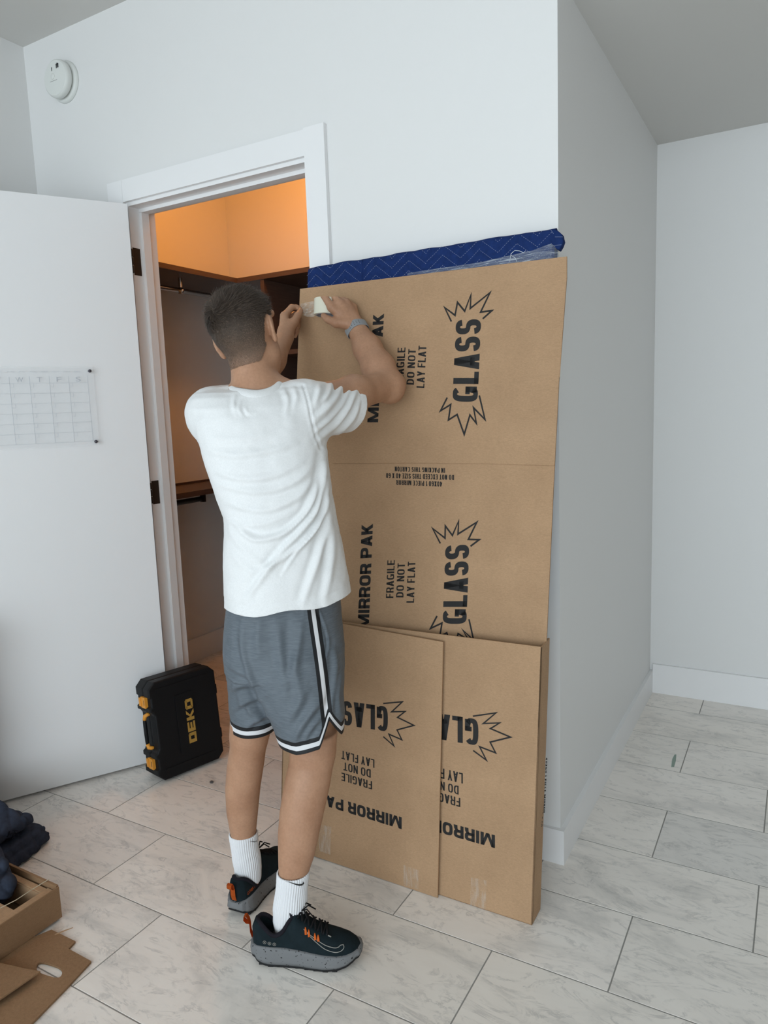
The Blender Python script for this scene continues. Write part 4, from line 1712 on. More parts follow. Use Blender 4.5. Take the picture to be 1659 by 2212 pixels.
LEGR = [ring(*q) for q in ((1580, 632, 728, 1.87, 0.062), (1640, 625, 722, 1.865, 0.058), (1700, 612, 712, 1.855, 0.060), (1750, 604, 701, 1.845, 0.056), (1800, 600, 690, 1.835, 0.050), (1850, 601, 679, 1.825, 0.042), (1890, 602, 665, 1.82, 0.036), (1940, 602, 655, 1.815, 0.031), (2005, 601, 648, 1.81, 0.030))]

# head frame
HAZ = math.radians(103)
hf = np.array([math.cos(HAZ), math.sin(HAZ), 0.10])
hf /= np.linalg.norm(hf)
hr = np.cross(hf, [0, 0, 1.0])
hr /= np.linalg.norm(hr)
hu = np.cross(hr, hf)
ro = math.radians(-13)
hr, hu = hr * math.cos(ro) - hu * math.sin(ro), hu * math.cos(ro) + hr * math.sin(ro)
HC = W(528, 714, 1.955)


def head(fo, ri, upz):
    return HC + hf * fo + hr * ri + hu * upz


HAX = [hr, hf, hu]
vx = Vox((-1.02, -0.86, 0.02), (-0.30, -0.03, 1.80), 0.0036)
# torso and pelvis under the clothes
vx.loft(SHIRT[1:-3], 0.02, 2.3, inset=0.026)
hipL, hipR = W(562, 1400, 1.95), W(660, 1400, 1.905)
knL, knR = W(538, 1590, 1.985), W(676, 1620, 1.87)
vx.cone(hipL, knL, 0.068, 0.050, 0.03)
vx.cone(hipR, knR, 0.070, 0.055, 0.03)
vx.cone(hipL, hipR, 0.078, 0.078, 0.03)
vx.cone((hipL + hipR) / 2, (hipL + hipR) / 2 + np.array([0, 0, 0.22]), 0.082, 0.085, 0.03)
vx.loft(LEGL, 0.02, 2.1)
vx.loft(LEGR, 0.02, 2.1)
# neck and head
vx.cone(W(556, 880, 1.935), W(541, 768, 1.957), 0.062, 0.053, 0.03)
vx.cone(W(500, 868, 1.94), W(556, 850, 1.94), 0.03, 0.045, 0.03)
vx.cone(W(640, 850, 1.94), W(570, 838, 1.94), 0.03, 0.045, 0.03)
vx.ell(head(-0.003, 0, 0.010), HAX, (0.0755, 0.095, 0.086), 0.02)
vx.ell(head(0.035, 0, -0.062), HAX, (0.058, 0.062, 0.062), 0.03)
vx.cone(head(0.062, 0, -0.112), head(0.02, 0.045, -0.075), 0.020, 0.016, 0.03)
vx.cone(head(0.062, 0, -0.112), head(0.02, -0.045, -0.075), 0.020, 0.016, 0.03)
vx.cone(head(0.095, 0, 0.015), head(0.118, 0, -0.026), 0.008, 0.012, 0.012)
vx.cone(head(0.086, -0.045, 0.032), head(0.086, 0.045, 0.032), 0.012, 0.012, 0.015)
for s_ in (-1, 1):
    vx.ell(head(0.100, 0.032 * s_, 0.010), HAX, (0.016, 0.012, 0.010), 0.012, sub=True)
vx.cone(head(0.092, -0.020, -0.062), head(0.092, 0.020, -0.062), 0.009, 0.009, 0.010)
vx.cone(head(0.088, -0.018, -0.075), head(0.088, 0.018, -0.075), 0.009, 0.009, 0.010)
for s_ in (-1, 1):                                # ears
    ec = head(-0.006, 0.0795 * s_, -0.016)
    ef = hf * 0.88 + hr * (-0.47 * s_)
    ef /= np.linalg.norm(ef)
    eu = hu - ef * (hu @ ef)
    eu /= np.linalg.norm(eu)
    en = np.cross(ef, eu)
    EA = [ef, en, eu]
    vx.ell(ec + eu * 0.004, EA, (0.0165, 0.0065, 0.0300), 0.008)
    vx.ell(ec - eu * 0.026 + ef * 0.004, EA, (0.0095, 0.006, 0.012), 0.008)
    vx.ell(ec + en * (0.0085 * np.sign(en @ (hr * s_))) + ef * 0.001 + eu * 0.002, EA, (0.011, 0.006, 0.020), 0.004, sub=True)
# right arm
vx.chain([shR, (shR + elR) / 2, elR], [0.050, 0.047, 0.041], 0.03)
fa = wrR - elR
vx.chain([elR + np.array([0, 0, -0.004]), elR + fa * 0.28, elR + fa * 0.62, wrR], [0.043, 0.0475, 0.040, 0.029], 0.025)
vx.cone(elR + HV * 0.0 + RV * 0.020, elR + RV * 0.012 + [0, 0, -0.02], 0.026, 0.028, 0.03)
# left arm
vx.chain([shL, (shL + elL) / 2, elL], [0.050, 0.045, 0.040], 0.03)
fa = wrL - elL
vx.chain([elL, elL + fa * 0.3, elL + fa * 0.65, wrL], [0.040, 0.044, 0.037, 0.027], 0.025)
# right hand round the tape roll
MC = PX((716, 664, 2.300), (733, 655, 2.305), (748, 655, 2.318), (762, 664, 2.333))
PI_ = PX((698, 636, 2.312), (717, 635, 2.325), (731, 640, 2.343), (746, 646, 2.357))
DI = PX((690, 630, 2.340), (707, 632, 2.356), (721, 640, 2.372), (737, 648, 2.383))
TI = PX((687, 640, 2.368), (703, 644, 2.383), (717, 651, 2.392), (733, 657, 2.398))
fr = [(0.0125, 0.0105, 0.0092, 0.0082), (0.013, 0.011, 0.0095, 0.0084), (0.0125, 0.0102, 0.009, 0.008), (0.0112, 0.009, 0.008, 0.0072)]
for a_, b_, c_, d_, r_ in zip(MC, PI_, DI, TI, fr):
    vx.cone(wrR + (a_ - wrR) * 0.12, a_, 0.019, 0.0145, 0.014)
    vx.chain([a_, b_, c_, d_], r_, 0.004)
tb = PX((754, 700, 2.288), (726, 697, 2.292), (708, 690, 2.302), (699, 682, 2.315))
vx.cone(wrR + (MC[0] - wrR) * 0.25, tb[1], 0.019, 0.014, 0.014)
vx.chain(tb, [0.018, 0.0140, 0.0112, 0.0092], 0.006)
# left hand pinching the end of the tape
MCl = PX((614, 682, 2.440), (616, 690, 2.458), (619, 700, 2.468), (622, 711, 2.470))
PIl = PX((630, 664, 2.462), (636, 680, 2.487), (637, 692, 2.492), (637, 706, 2.488))
DIl = PX((640, 664, 2.470), (643, 690, 2.478), (643, 704, 2.478), (641, 717, 2.474))
TIl = PX((649, 668, 2.474), (641, 700, 2.462), (640, 713, 2.462), (637, 726, 2.458))
for a_, b_, c_, d_, r_ in zip(MCl, PIl, DIl, TIl, fr):
    vx.cone(wrL + (a_ - wrL) * 0.12, a_, 0.019, 0.0135, 0.014)
    vx.chain([a_, b_, c_, d_], [q * 0.97 for q in r_], 0.004)
tbl = PX((622, 716, 2.395), (634, 698, 2.415), (643, 682, 2.435), (649, 671, 2.458))
vx.cone(wrL + (MCl[0] - wrL) * 0.3, tbl[1], 0.020, 0.0145, 0.014)
vx.chain(tbl, [0.019, 0.0145, 0.0112, 0.0092], 0.006)
# feet inside the shoes
vx.cone(W(625, 1995, 1.81), np.array([-0.46, -0.70, 0.055]), 0.026, 0.018, 0.02)
vx.cone(W(540, 1900, 2.036), np.array([-0.775, -0.50, 0.055]), 0.020, 0.016, 0.01)
V, Q = vx.mesh(3)
body = npmesh('body', V, Q, M['skin'], person)
for s_ in (-1, 1):
    bm = bmesh.new()
    bmesh.ops.create_icosphere(bm, subdivisions=3, radius=0.0115, matrix=Matrix.Translation(Vector(head(0.0865, 0.032 * s_, 0.010))))
    obj('eye', bm, mat('eye_white', (0.75, 0.75, 0.74), 0.2), person, True)

# hair: close-cropped cap with a fade, longer strands on the crown
hv_ = Vox(head(0, 0, 0) - 0.16, head(0, 0, 0) + 0.16, 0.0034)
hv_.ell(head(-0.003, 0, 0.010), HAX, (0.0755, 0.095, 0.086), 0.02)
hv_.ell(head(0.035, 0, -0.062), HAX, (0.058, 0.062, 0.062), 0.03)
hv_.cone(W(556, 880, 1.935), W(541, 768, 1.957), 0.062, 0.053, 0.03)
V, Q = hv_.mesh(3)
N = vnormals(V, Q)
L = np.stack([(V - HC) @ hf, (V - HC) @ hr, (V - HC) @ hu], 1)


def hairline(L):
    f_, r_, u_ = L[:, 0], np.abs(L[:, 1]), L[:, 2]
    nape = -0.088 + 0.10 * np.clip((f_ + 0.040) / 0.045, 0, 1) ** 1.3
    ear = 0.012
    front = 0.064
    t = np.clip((f_ - 0.0) / 0.055, 0, 1)
    ln_ = np.where(f_ < 0.0, nape, np.where(f_ < 0.012, ear + 0.0 * f_, ear + (front - ear) * t))
    # keep clear of the ears
    e = np.hypot((f_ + 0.006) / 0.024, (u_ + 0.018) / 0.040)
    return np.minimum(u_ - ln_, (e - 1) * 0.02 + np.where(r_ < 0.05, 1.0, 0.0))


hl = hairline(L)
fade = np.clip((L[:, 2] + 0.095) / 0.125, 0, 1)
fade = np.clip(fade ** 1.25 + vnoise(V, 60, 3) * 0.12, 0, 1)
thick = 0.0006 + 0.005 * np.clip((L[:, 2] - 0.0) / 0.07, 0, 1) + 0.0028 * np.clip((L[:, 2] + 0.06) / 0.06, 0, 1)
lump = vnoise(V, 110, 5) * 0.0045 * np.clip((L[:, 2]) / 0.05, 0, 1)
V2 = V + N * (thick + lump)[:, None] * np.clip(hl / 0.006 + 0.2, 0, 1)[:, None]
Vc, Tc, Ac = clip_mesh(V2, Q, hl, {'fade': fade})
hair = npmesh('hair', Vc, Tc, M['hair'], person, attrs=Ac)
# strands
Nc = vnormals(Vc, Tc)
Lc = np.stack([(Vc - HC) @ hf, (Vc - HC) @ hr, (Vc - HC) @ hu], 1)
area = np.linalg.norm(np.cross(Vc[Tc[:, 1]] - Vc[Tc[:, 0]], Vc[Tc[:, 2]] - Vc[Tc[:, 0]]), axis=1)
ns = 17000
pick = rng.choice(len(Tc), ns, p=area / area.sum())
w1, w2 = rng.random(ns), rng.random(ns)
fl_ = w1 + w2 > 1
w1[fl_], w2[fl_] = 1 - w1[fl_], 1 - w2[fl_]
tri = Tc[pick]
P0 = Vc[tri[:, 0]] * (1 - w1 - w2)[:, None] + Vc[tri[:, 1]] * w1[:, None] + Vc[tri[:, 2]] * w2[:, None]
N0 = Nc[tri[:, 0]]
fa_ = Ac['fade'][tri[:, 0]]
wh = head(-0.078, -0.022, 0.058)                  # whorl on the crown
d_ = P0 - wh
d_ -= N0 * (d_ * N0).sum(1, keepdims=True)
rr_ = np.linalg.norm(d_, axis=1, keepdims=True) + 1e-6
d_ /= rr_
sw = np.cross(N0, d_)
turn = np.exp(-rr_ / 0.05) * 1.2
dirs = d_ + sw * turn + rng.normal(0, 0.22, (ns, 3))
dirs /= np.linalg.norm(dirs, axis=1, keepdims=True)
up_ = np.clip((L_u := (P0 - HC) @ hu) / 0.06, 0, 1)
ln_s = (0.0022 + 0.0155 * up_ ** 1.2) * rng.uniform(0.7, 1.2, ns)
P1 = P0 + (dirs * 0.65 + N0 * 0.34) * ln_s[:, None]
P2 = P1 + (dirs * 0.95 + N0 * 0.02) * ln_s[:, None] * 0.8
rad = 0.0005
sd = np.cross(dirs, N0)
V = np.empty((ns * 5, 3))
V[0::5] = P0 - sd * rad - N0 * 0.001
V[1::5] = P0 + sd * rad - N0 * 0.001
V[2::5] = P1 - sd * rad * 0.9
V[3::5] = P1 + sd * rad * 0.9
V[4::5] = P2
k = np.arange(ns) * 5
T = np.concatenate([np.stack([k, k + 1, k + 3], 1), np.stack([k, k + 3, k + 2], 1), np.stack([k + 2, k + 3, k + 4], 1)])
hs = npmesh('hair_strands', V, T, M['hair'], hair, attrs={'fade': np.repeat(np.clip(fa_ + rng.normal(0, 0.28, ns) * (0.3 + 0.7 * fa_), 0, 1), 5)})
tag(hs, kind='stuff')

# ------------------------------------------------------------------ white t-shirt
vs = Vox((-1.0, -0.88, 0.84), (-0.30, -0.10, 1.62), 0.0042)
vs.loft(SHIRT, 0.02, 2.35)
cuffR = W(755, 883, 2.035)
vs.cone(W(664, 884, 1.93), cuffR, 0.077, 0.064, 0.035)
vs.cone(cuffR, cuffR + (cuffR - W(664, 884, 1.93)) * 0.35, 0.064, 0.062, 0.01)
cuffL = shL + (elL - shL) * 0.72
vs.cone(W(462, 896, 1.97), cuffL, 0.074, 0.062, 0.03)
vs.cone(cuffL, cuffL + (elL - shL) * 0.25, 0.062, 0.06, 0.01)
vs.cone(W(500, 866, 1.94), W(556, 868, 1.94), 0.034, 0.060, 0.025)
vs.cone(W(650, 858, 1.94), W(570, 866, 1.94), 0.036, 0.058, 0.025)
V, Q = vs.mesh(3)
N = vnormals(V, Q)
uv = proj(V)
face = np.clip(-(N @ HV) * 1.6 + 0.35, 0, 1)      # folds lie on the back and sides
disp = np.zeros(len(V))


def fold(pts, amp, wid, asym=0.6, taper=True):
    global disp
    line = catmull(pts, 6)
    d, s, t = poly_dist(uv, line)
    sd_ = d * s
    e = np.sin(np.pi * np.clip(t * 0.96 + 0.02, 0, 1)) ** 0.55 if taper else 1.0
    disp += amp * e * face * (np.exp(-(sd_ / wid) ** 2) - asym * np.exp(-((sd_ - 1.7 * wid) / (1.1 * wid)) ** 2))


MM = 0.001
for pts, a_, w_ in (
        ([(702, 975), (690, 1045), (664, 1105), (625, 1145), (585, 1162), (545, 1163), (505, 1130)], 8.0, 7),
        ([(706, 1005), (700, 1060), (684, 1105), (652, 1146), (602, 1200), (556, 1262), (530, 1296)], 6.5, 7),
        ([(707, 1040), (704, 1090), (690, 1130), (668, 1160), (634, 1190), (585, 1222), (545, 1236)], 6.0, 6),
        ([(709, 1080), (707, 1130), (696, 1180), (676, 1240), (655, 1303)], 6.0, 8),
        ([(714, 1110), (716, 1180), (712, 1240), (700, 1300)], 5.0, 8),
        ([(700, 1000), (694, 1060), (676, 1110), (640, 1150)], 4.0, 4),
        ([(705, 1060), (697, 1110), (676, 1150), (640, 1195), (610, 1240)], 3.5, 4),
        ([(490, 1110), (500, 1150), (530, 1190), (575, 1225), (600, 1232)], 1.8, 8),
        ([(487, 1170), (520, 1215), (560, 1240), (600, 1245)], 1.5, 9),
        ([(455, 975), (500, 984), (544, 981), (600, 970), (640, 955)], 3.0, 7),
        ([(458, 1015), (500, 1030), (545, 1035), (600, 1025), (650, 1000)], 3.0, 7),
        ([(475, 1046), (530, 1060), (585, 1060), (640, 1040), (670, 1012)], 3.2, 7),
        ([(488, 1085), (540, 1100), (585, 1100), (640, 1077), (678, 1040)], 3.5, 7),
        ([(440, 935), (480, 950), (530, 948), (575, 938)], 1.8, 8),
        ([(489, 1120), (530, 1135), (580, 1130), (620, 1112)], 2.4, 6),
        ([(770, 842), (752, 880), (725, 915), (690, 950)], 7.0, 6),
        ([(758, 836), (742, 872), (715, 905), (684, 930)], 5.5, 5),
        ([(778, 862), (766, 896), (742, 925), (706, 955)], 5.0, 5),
        ([(740, 826), (728, 856), (706, 882), (680, 905)], 4.0, 6),
        ([(716, 824), (712, 846), (702, 866)], 4.0, 5),
        ([(690, 828), (688, 850), (680, 872)], 3.0, 5),
        ([(634, 836), (640, 858), (634, 882)], 3.0, 6), ([(612, 840), (622, 866), (618, 892)], 2.5, 6),
        ([(508, 852), (505, 874), (512, 895)], 2.5, 5), ([(530, 880), (536, 892), (548, 886)], 2.0, 4),
        ([(520, 866), (516, 884), (524, 896)], 1.8, 4)):
    fold(pts, 1.45 * a_ * MM, w_)
# seams: shoulder, sleeve hem, bottom hem
seam = catmull([(655, 833), (664, 862), (672, 900), (682, 940), (694, 968)], 6)
d, s_, t_ = poly_dist(uv, seam)
disp -= 0.0022 * np.exp(-(d / 2.2) ** 2) * face
disp += 0.0016 * np.exp(-((d - 5) / 3.5) ** 2) * face
disp += vnoise(V, 22, 11) * 0.004 * face + vnoise(V, 55, 12) * 0.0016
V = V + N * disp[:, None]
# openings
zl_, zr_ = W(486, 1311, 1.91), W(762, 1272, 1.91)
lat = (V - CAM) @ RV
la, lb = (zl_ - CAM) @ RV, (zr_ - CAM) @ RV
hem = V[:, 2] - (zl_[2] + (zr_[2] - zl_[2]) * (lat - la) / (lb - la) + 0.004 * np.sin(lat * 40))
axR = (cuffR - W(664, 884, 1.93))
axR /= np.linalg.norm(axR)
axR = axR + np.array([0, 0, -0.26])
axR /= np.linalg.norm(axR)
axL = (elL - shL) / np.linalg.norm(elL - shL)
cutR = -((V - cuffR) @ axR)
cutL = np.where((V - shL) @ axL > 0.05, -((V - cuffL) @ axL), 1.0)
neck_c = W(555, 850, 1.945)
nn = np.array([0, 0, 1.0]) - 0.0 * HV
ld = np.stack([(V - neck_c) @ RV, (V - neck_c) @ HV], 1)
nr = np.hypot(ld[:, 0] / 0.066, (ld[:, 1] + 0.006) / 0.078)
cutN = np.where(V[:, 2] > neck_c[2] - 0.06, (nr - 1) * 0.066, 1.0)
s_all = np.minimum(np.minimum(hem, cutR), np.minimum(cutL, cutN))
hem_a = np.minimum(hem, np.minimum(np.abs(cutR), np.abs(cutL)))
# stitched hems: a small ridge line
ridge = -0.0013 * np.exp(-((hem - 0.026) / 0.0022) ** 2) - 0.0011 * np.exp(-((cutR - 0.024) / 0.0022) ** 2)
V = V + N * ridge[:, None]
Vs, Ts, _ = clip_mesh(V, Q, s_all)
shirt = npmesh('t_shirt', Vs, Ts, M['shirt'], person)
so = shirt.modifiers.new('thickness', 'SOLIDIFY')
so.thickness = 0.0018
so.offset = -1
# ribbed collar following the neck opening
ang = np.linspace(0, 2 * np.pi, 72, endpoint=False)
tris = Vs
cpts = []
for a_ in ang:
    tgt = neck_c + RV * (0.066 * math.cos(a_)) + HV * (-0.006 + 0.078 * math.sin(a_))
    dd = np.hypot((Vs - tgt) @ RV, (Vs - tgt) @ HV) + np.where(Vs[:, 2] > neck_c[2] - 0.06, 0, 1)
    j = np.argsort(dd)[:3]
    p = tgt.copy()
    p[2] = Vs[j, 2].max()
    cpts.append(p)
cz = np.array([p[2] for p in cpts])
for _ in range(4):
    cz = 0.5 * cz + 0.25 * (np.roll(cz, 1) + np.roll(cz, -1))
bm = bmesh.new()
rows = []
for rr2, dz_ in ((1.20, -0.0165), (1.185, -0.0105), (1.10, -0.0015), (1.0, 0.0045), (0.95, 0.0060), (0.93, 0.002), (0.95, -0.005)):
    rw = []
    for a_, z_ in zip(ang, cz):
        p = neck_c + RV * (0.066 * rr2 * math.cos(a_)) + HV * (-0.006 + 0.078 * rr2 * math.sin(a_))
        rw.append(bm.verts.new((p[0], p[1], z_ + dz_)))
    rows.append(rw)
for a_, b_ in zip(rows[:-1], rows[1:]):
    for i in range(72):
        bm.faces.new((a_[i], a_[(i + 1) % 72], b_[(i + 1) % 72], b_[i]))
bmesh.ops.recalc_face_normals(bm, faces=bm.faces)
obj('collar', bm, M['shirt'], shirt, True)

# ------------------------------------------------------------------ grey basketball shorts
vo = Vox((-0.95, -0.84, 0.44), (-0.34, -0.34, 1.05), 0.0042)
PEL = [ring(*q) for q in ((1270, 492, 732, 1.92, 0.118), (1310, 487, 735, 1.92, 0.122), (1350, 484, 738, 1.92, 0.125), (1400, 483, 741, 1.92, 0.128), (1440, 486, 742, 1.92, 0.128))]
SL = [ring(*q) for q in ((1335, 492, 600, 1.93, 0.100), (1400, 484, 600, 1.955, 0.112), (1440, 486, 600, 1.97, 0.105), (1480, 492, 602, 1.985, 0.100), (1530, 495, 603, 1.995, 0.095), (1570, 498, 600, 2.0, 0.092), (1620, 502, 598, 2.0, 0.090))]
SR = [ring(*q) for q in ((1335, 530, 732, 1.93, 0.108), (1400, 528, 741, 1.90, 0.122), (1440, 537, 742, 1.885, 0.118), (1480, 554, 743, 1.875, 0.112), (1530, 577, 743, 1.865, 0.106), (1570, 593, 742, 1.86, 0.100), (1610, 607, 739, 1.855, 0.097), (1660, 622, 736, 1.855, 0.096))]
vo.loft(PEL, 0.02, 2.3)
vo.loft(SL, 0.012, 2.2)
vo.loft(SR, 0.008, 2.2)
V, Q = vo.mesh(3)
N = vnormals(V, Q)
uv = proj(V)
dcam = (V - CAM) @ HV
lat = (V - CAM) @ RV
face = np.clip(-(N @ HV) * 1.6 + 0.5, 0, 1)
disp = np.zeros(len(V))
for pts, a_, w_ in (
        ([(524, 1340), (522, 1390), (530, 1430), (545, 1470), (570, 1520), (592, 1565)], 4.5, 7),
        ([(500, 1440), (520, 1452), (545, 1470)], 4.0, 7), ([(497, 1490), (520, 1480), (548, 1484)], 4.5, 7),
        ([(500, 1535), (530, 1515), (565, 1508)], 5.0, 7), ([(530, 1572), (555, 1555), (582, 1545)], 4.0, 6),
        ([(505, 1465), (515, 1500), (535, 1530), (560, 1556)], 3.5, 7),
        ([(600, 1340), (604, 1400), (612, 1450), (620, 1500)], 3.0, 11), ([(640, 1335), (636, 1400), (640, 1460), (650, 1520)], 3.5, 10),
        ([(652, 1340), (648, 1380), (640, 1430), (620, 1480)], 3.0, 8),
        ([(634, 1605), (650, 1570), (675, 1535), (695, 1515)], 5.0, 8), ([(655, 1600), (672, 1572), (692, 1550)], 4.0, 6),
        ([(622, 1560), (640, 1530), (660, 1490)], 3.5, 9), ([(722, 1400), (724, 1450), (720, 1500), (716, 1545)], 4.0, 6),
        ([(736, 1450), (730, 1500), (734, 1550)], 3.0, 5), ([(560, 1338), (556, 1380), (560, 1420)], 2.5, 9)):
    fold(pts, 1.8 * a_ * MM, w_)
# pocket edge beside the stripe
pk = catmull([(686, 1318), (697, 1345), (706, 1375), (708, 1400), (703, 1417)], 6)
d, s_, t_ = poly_dist(uv, pk)
disp += face * (0.0022 * np.exp(-((d * s_ + 2) / 3.0) ** 2) - 0.0035 * np.exp(-((d * s_ - 2.5) / 2.2) ** 2))
disp += vnoise(V, 20, 21) * 0.004 + vnoise(V, 60, 22) * 0.0012
V = V + N * disp[:, None]
uv = proj(V)
# which leg: nearest leg axis
cL_ = np.array([q[0] for q in SL]); cR_ = np.array([q[0] for q in SR])
o1, o2 = np.argsort(cL_[:, 2]), np.argsort(cR_[:, 2])
lL = np.interp(V[:, 2], cL_[o1, 2], (cL_[o1] - CAM) @ RV); lR = np.interp(V[:, 2], cR_[o2, 2], (cR_[o2] - CAM) @ RV)
dL_ = np.interp(V[:, 2], cL_[o1, 2], (cL_[o1] - CAM) @ HV); dR_ = np.interp(V[:, 2], cR_[o2, 2], (cR_[o2] - CAM) @ HV)
right = np.hypot(lat - lR, dcam - dR_) - 0.012 < np.hypot(lat - lL, dcam - dL_)
zhL = W(548, 1595, 1.908)[2]
a1, b1 = W(612, 1606, 1.885), W(700, 1590, 1.79)
zhR0 = W(640, 1633, 1.765)[2]
latN = (W(711, 1560, 1.80) - CAM) @ RV
slope = 0.22
notch = 0.062 * np.clip(1 - np.abs(lat - latN) / 0.030, 0, 1) * (dcam < 1.93)
lat0 = (W(640, 1633, 1.765) - CAM) @ RV
zhR = zhR0 + slope * np.clip(lat - lat0, 0, 0.2) + 0.05 * np.clip(lat0 - lat, 0, 0.1) + notch
hemd = np.where(right, V[:, 2] - zhR, V[:, 2] - zhL)
hemd = np.where(V[:, 2] > 0.70, np.maximum(hemd, 0.05), hemd)
st_u = np.interp(uv[:, 1], [1290, 1310, 1350, 1400, 1450, 1500, 1540, 1562], [672, 675, 680.5, 688, 695, 701, 705, 708])
stripe = np.where((dcam < 1.93) & (lat > lat0), np.abs(uv[:, 0] - st_u) / 811.0, 0.2)
top = W(600, 1285, 1.92)[2] - V[:, 2]
Vh, Th, Ah = clip_mesh(V, Q, np.minimum(hemd, top), {'hemd': hemd, 'stripe': stripe})
shorts = npmesh('shorts', Vh, Th, M['shorts'], person, attrs=Ah)
so = shorts.modifiers.new('thickness', 'SOLIDIFY')
so.thickness = 0.002
so.offset = -1


# ------------------------------------------------------------------ socks
def sock(rings, name, cuffz=0.022):
    """ribbed tube through rings (v, ul, ur, d, b) from the top down"""
    R = [ring(*q) for q in rings]
    n = 240
    V = []
    rows = []
    cs = np.array([q[0] for q in R]); aa = [q[1] for q in R]; bb = [q[2] for q in R]
    m_ = 70
    tt = np.linspace(0, len(R) - 1, m_)
    th = np.linspace(0, 2 * np.pi, n, endpoint=False)
    for i, t in enumerate(tt):
        c = np.array([np.interp(t, range(len(R)), cs[:, k]) for k in range(3)])
        a = np.interp(t, range(len(R)), aa)
        b = np.interp(t, range(len(R)), bb)
        dep = (cs[0][2] - c[2])
        rib = 0.0009 * np.cos(th * 40) + 0.0007 * math.sin(dep * 95) * (1 if dep > 0.03 else 0) + (0.0008 if dep < cuffz else 0)
        if i == 0:
            rib = rib - 0.002
        x = np.cos(th) * (a + rib)
        y = np.sin(th) * (b + rib)
        V.append(c + np.outer(x, RV) + np.outer(y, HV))
    V = np.concatenate(V)
    Q = []
    k = np.arange(n)
    for i in range(m_ - 1):
        Q.append(np.stack([i * n + k, (i + 1) * n + k, (i + 1) * n + (k + 1) % n, i * n + (k + 1) % n], 1))
    o = npmesh(name, V, np.concatenate(Q), M['sock'], person)
    so = o.modifiers.new('thickness', 'SOLIDIFY')
    so.thickness = 0.0015
    so.offset = 1
    return o, V, np.concatenate(Q)


def swoosh(parent, c_uv, su, sv, rot, d0, V, Q, material, name='swoosh_mark', outline=False, lift=0.0016):
    from mathutils.bvhtree import BVHTree
    bvh = BVHTree.FromPolygons([tuple(p) for p in V], [tuple(map(int, q)) for q in Q])
    top = catmull([(-1.0, 0.10), (-0.5, -0.02), (0.0, -0.20), (0.45, -0.30), (0.80, -0.16), (0.86, 0.10), (0.78, 0.26)], 7)
    low = catmull([(-1.0, 0.10), (-0.45, -0.12), (0.1, -0.40), (0.55, -0.52), (0.92, -0.36), (1.0, 0.0), (0.78, 0.26)], 7)
    cr_, sr_ = math.cos(rot), math.sin(rot)

    def put(p):
        x, y = p[0] * su, -p[1] * sv
        u, v = c_uv[0] + x * cr_ - y * sr_, c_uv[1] + x * sr_ + y * cr_
        dr = Vector(ray(u, v)).normalized()
        h = bvh.ray_cast(Vector(CAM), dr)
        if h[0] is None:
            return Vector(W(u, v, d0))
        return h[0] - dr * lift
    A = [put(p) for p in top]
    B = [put(p) for p in low]
    if outline:
        bm = bmesh.new()
        tube(bm, A[:-1] + B[::-1][:-1], 0.00085, 5, closed=True)
        return obj(name, bm, material, parent, True)
    VV = [tuple(p) for p in A + B]
    n = len(A)
    FF = [[i, i + 1, n + i + 1, n + i] for i in range(n - 1)]
    return npmesh(name, VV, FF, material, parent, smooth=False)


sR, vR, qR = sock([(1882, 600, 667, 1.82, 0.041), (1900, 599, 665, 1.818, 0.039), (1930, 595, 663, 1.814, 0.037), (1960, 591, 662, 1.81, 0.036), (1985, 591, 657, 1.808, 0.034), (2005, 596, 652, 1.808, 0.031), (2022, 604, 646, 1.81, 0.024)], 'sock')
swoosh(sR, (636, 1906), 21, 13, 0.06, 1.78, vR, qR, M['dark'], lift=0.0042)
sL, vL, qL = sock([(1799, 496, 555, 2.03, 0.036), (1825, 499, 557, 2.03, 0.036), (1850, 503, 561, 2.032, 0.035), (1875, 507, 564, 2.034, 0.034), (1898, 510, 562, 2.036, 0.030), (1918, 517, 554, 2.038, 0.022)], 'sock')
swoosh(sL, (547, 1816), 9, 9, -0.3, 2.0, vL, qL, M['dark'], lift=0.0042)

# ------------------------------------------------------------------ running shoes
M['upper'] = fabric('dark_teal_upper', (0.010, 0.018, 0.022), 700, 0.3)
M['collar_dark'] = fabric('dark_lining', (0.014, 0.013, 0.018), 700, 0.3)
m = mat('grey_speckled_foam', (0.17, 0.175, 0.18), 0.7, 0.3)
base(m, mixc(m, ramp(m, noise(m, coords(m), 170, 1, 0.4), [(0.0, (0, 0, 0)), (0.68, (0, 0, 0)), (0.70, (1, 1, 1))]), (0.175, 0.18, 0.185), (0.02, 0.02, 0.02)))
M['foam'] = m
M['rubber'] = mat('black_rubber', (0.012, 0.012, 0.013), 0.75, 0.3)
M['tab'] = fabric('orange_webbing', (0.62, 0.13, 0.025), 900, 0.3)
M['lace'] = fabric('black_lace', (0.012, 0.012, 0.013), 900, 0.3)
M['silver'] = mat('reflective_silver', (0.34, 0.33, 0.30), 0.4, 0.5)


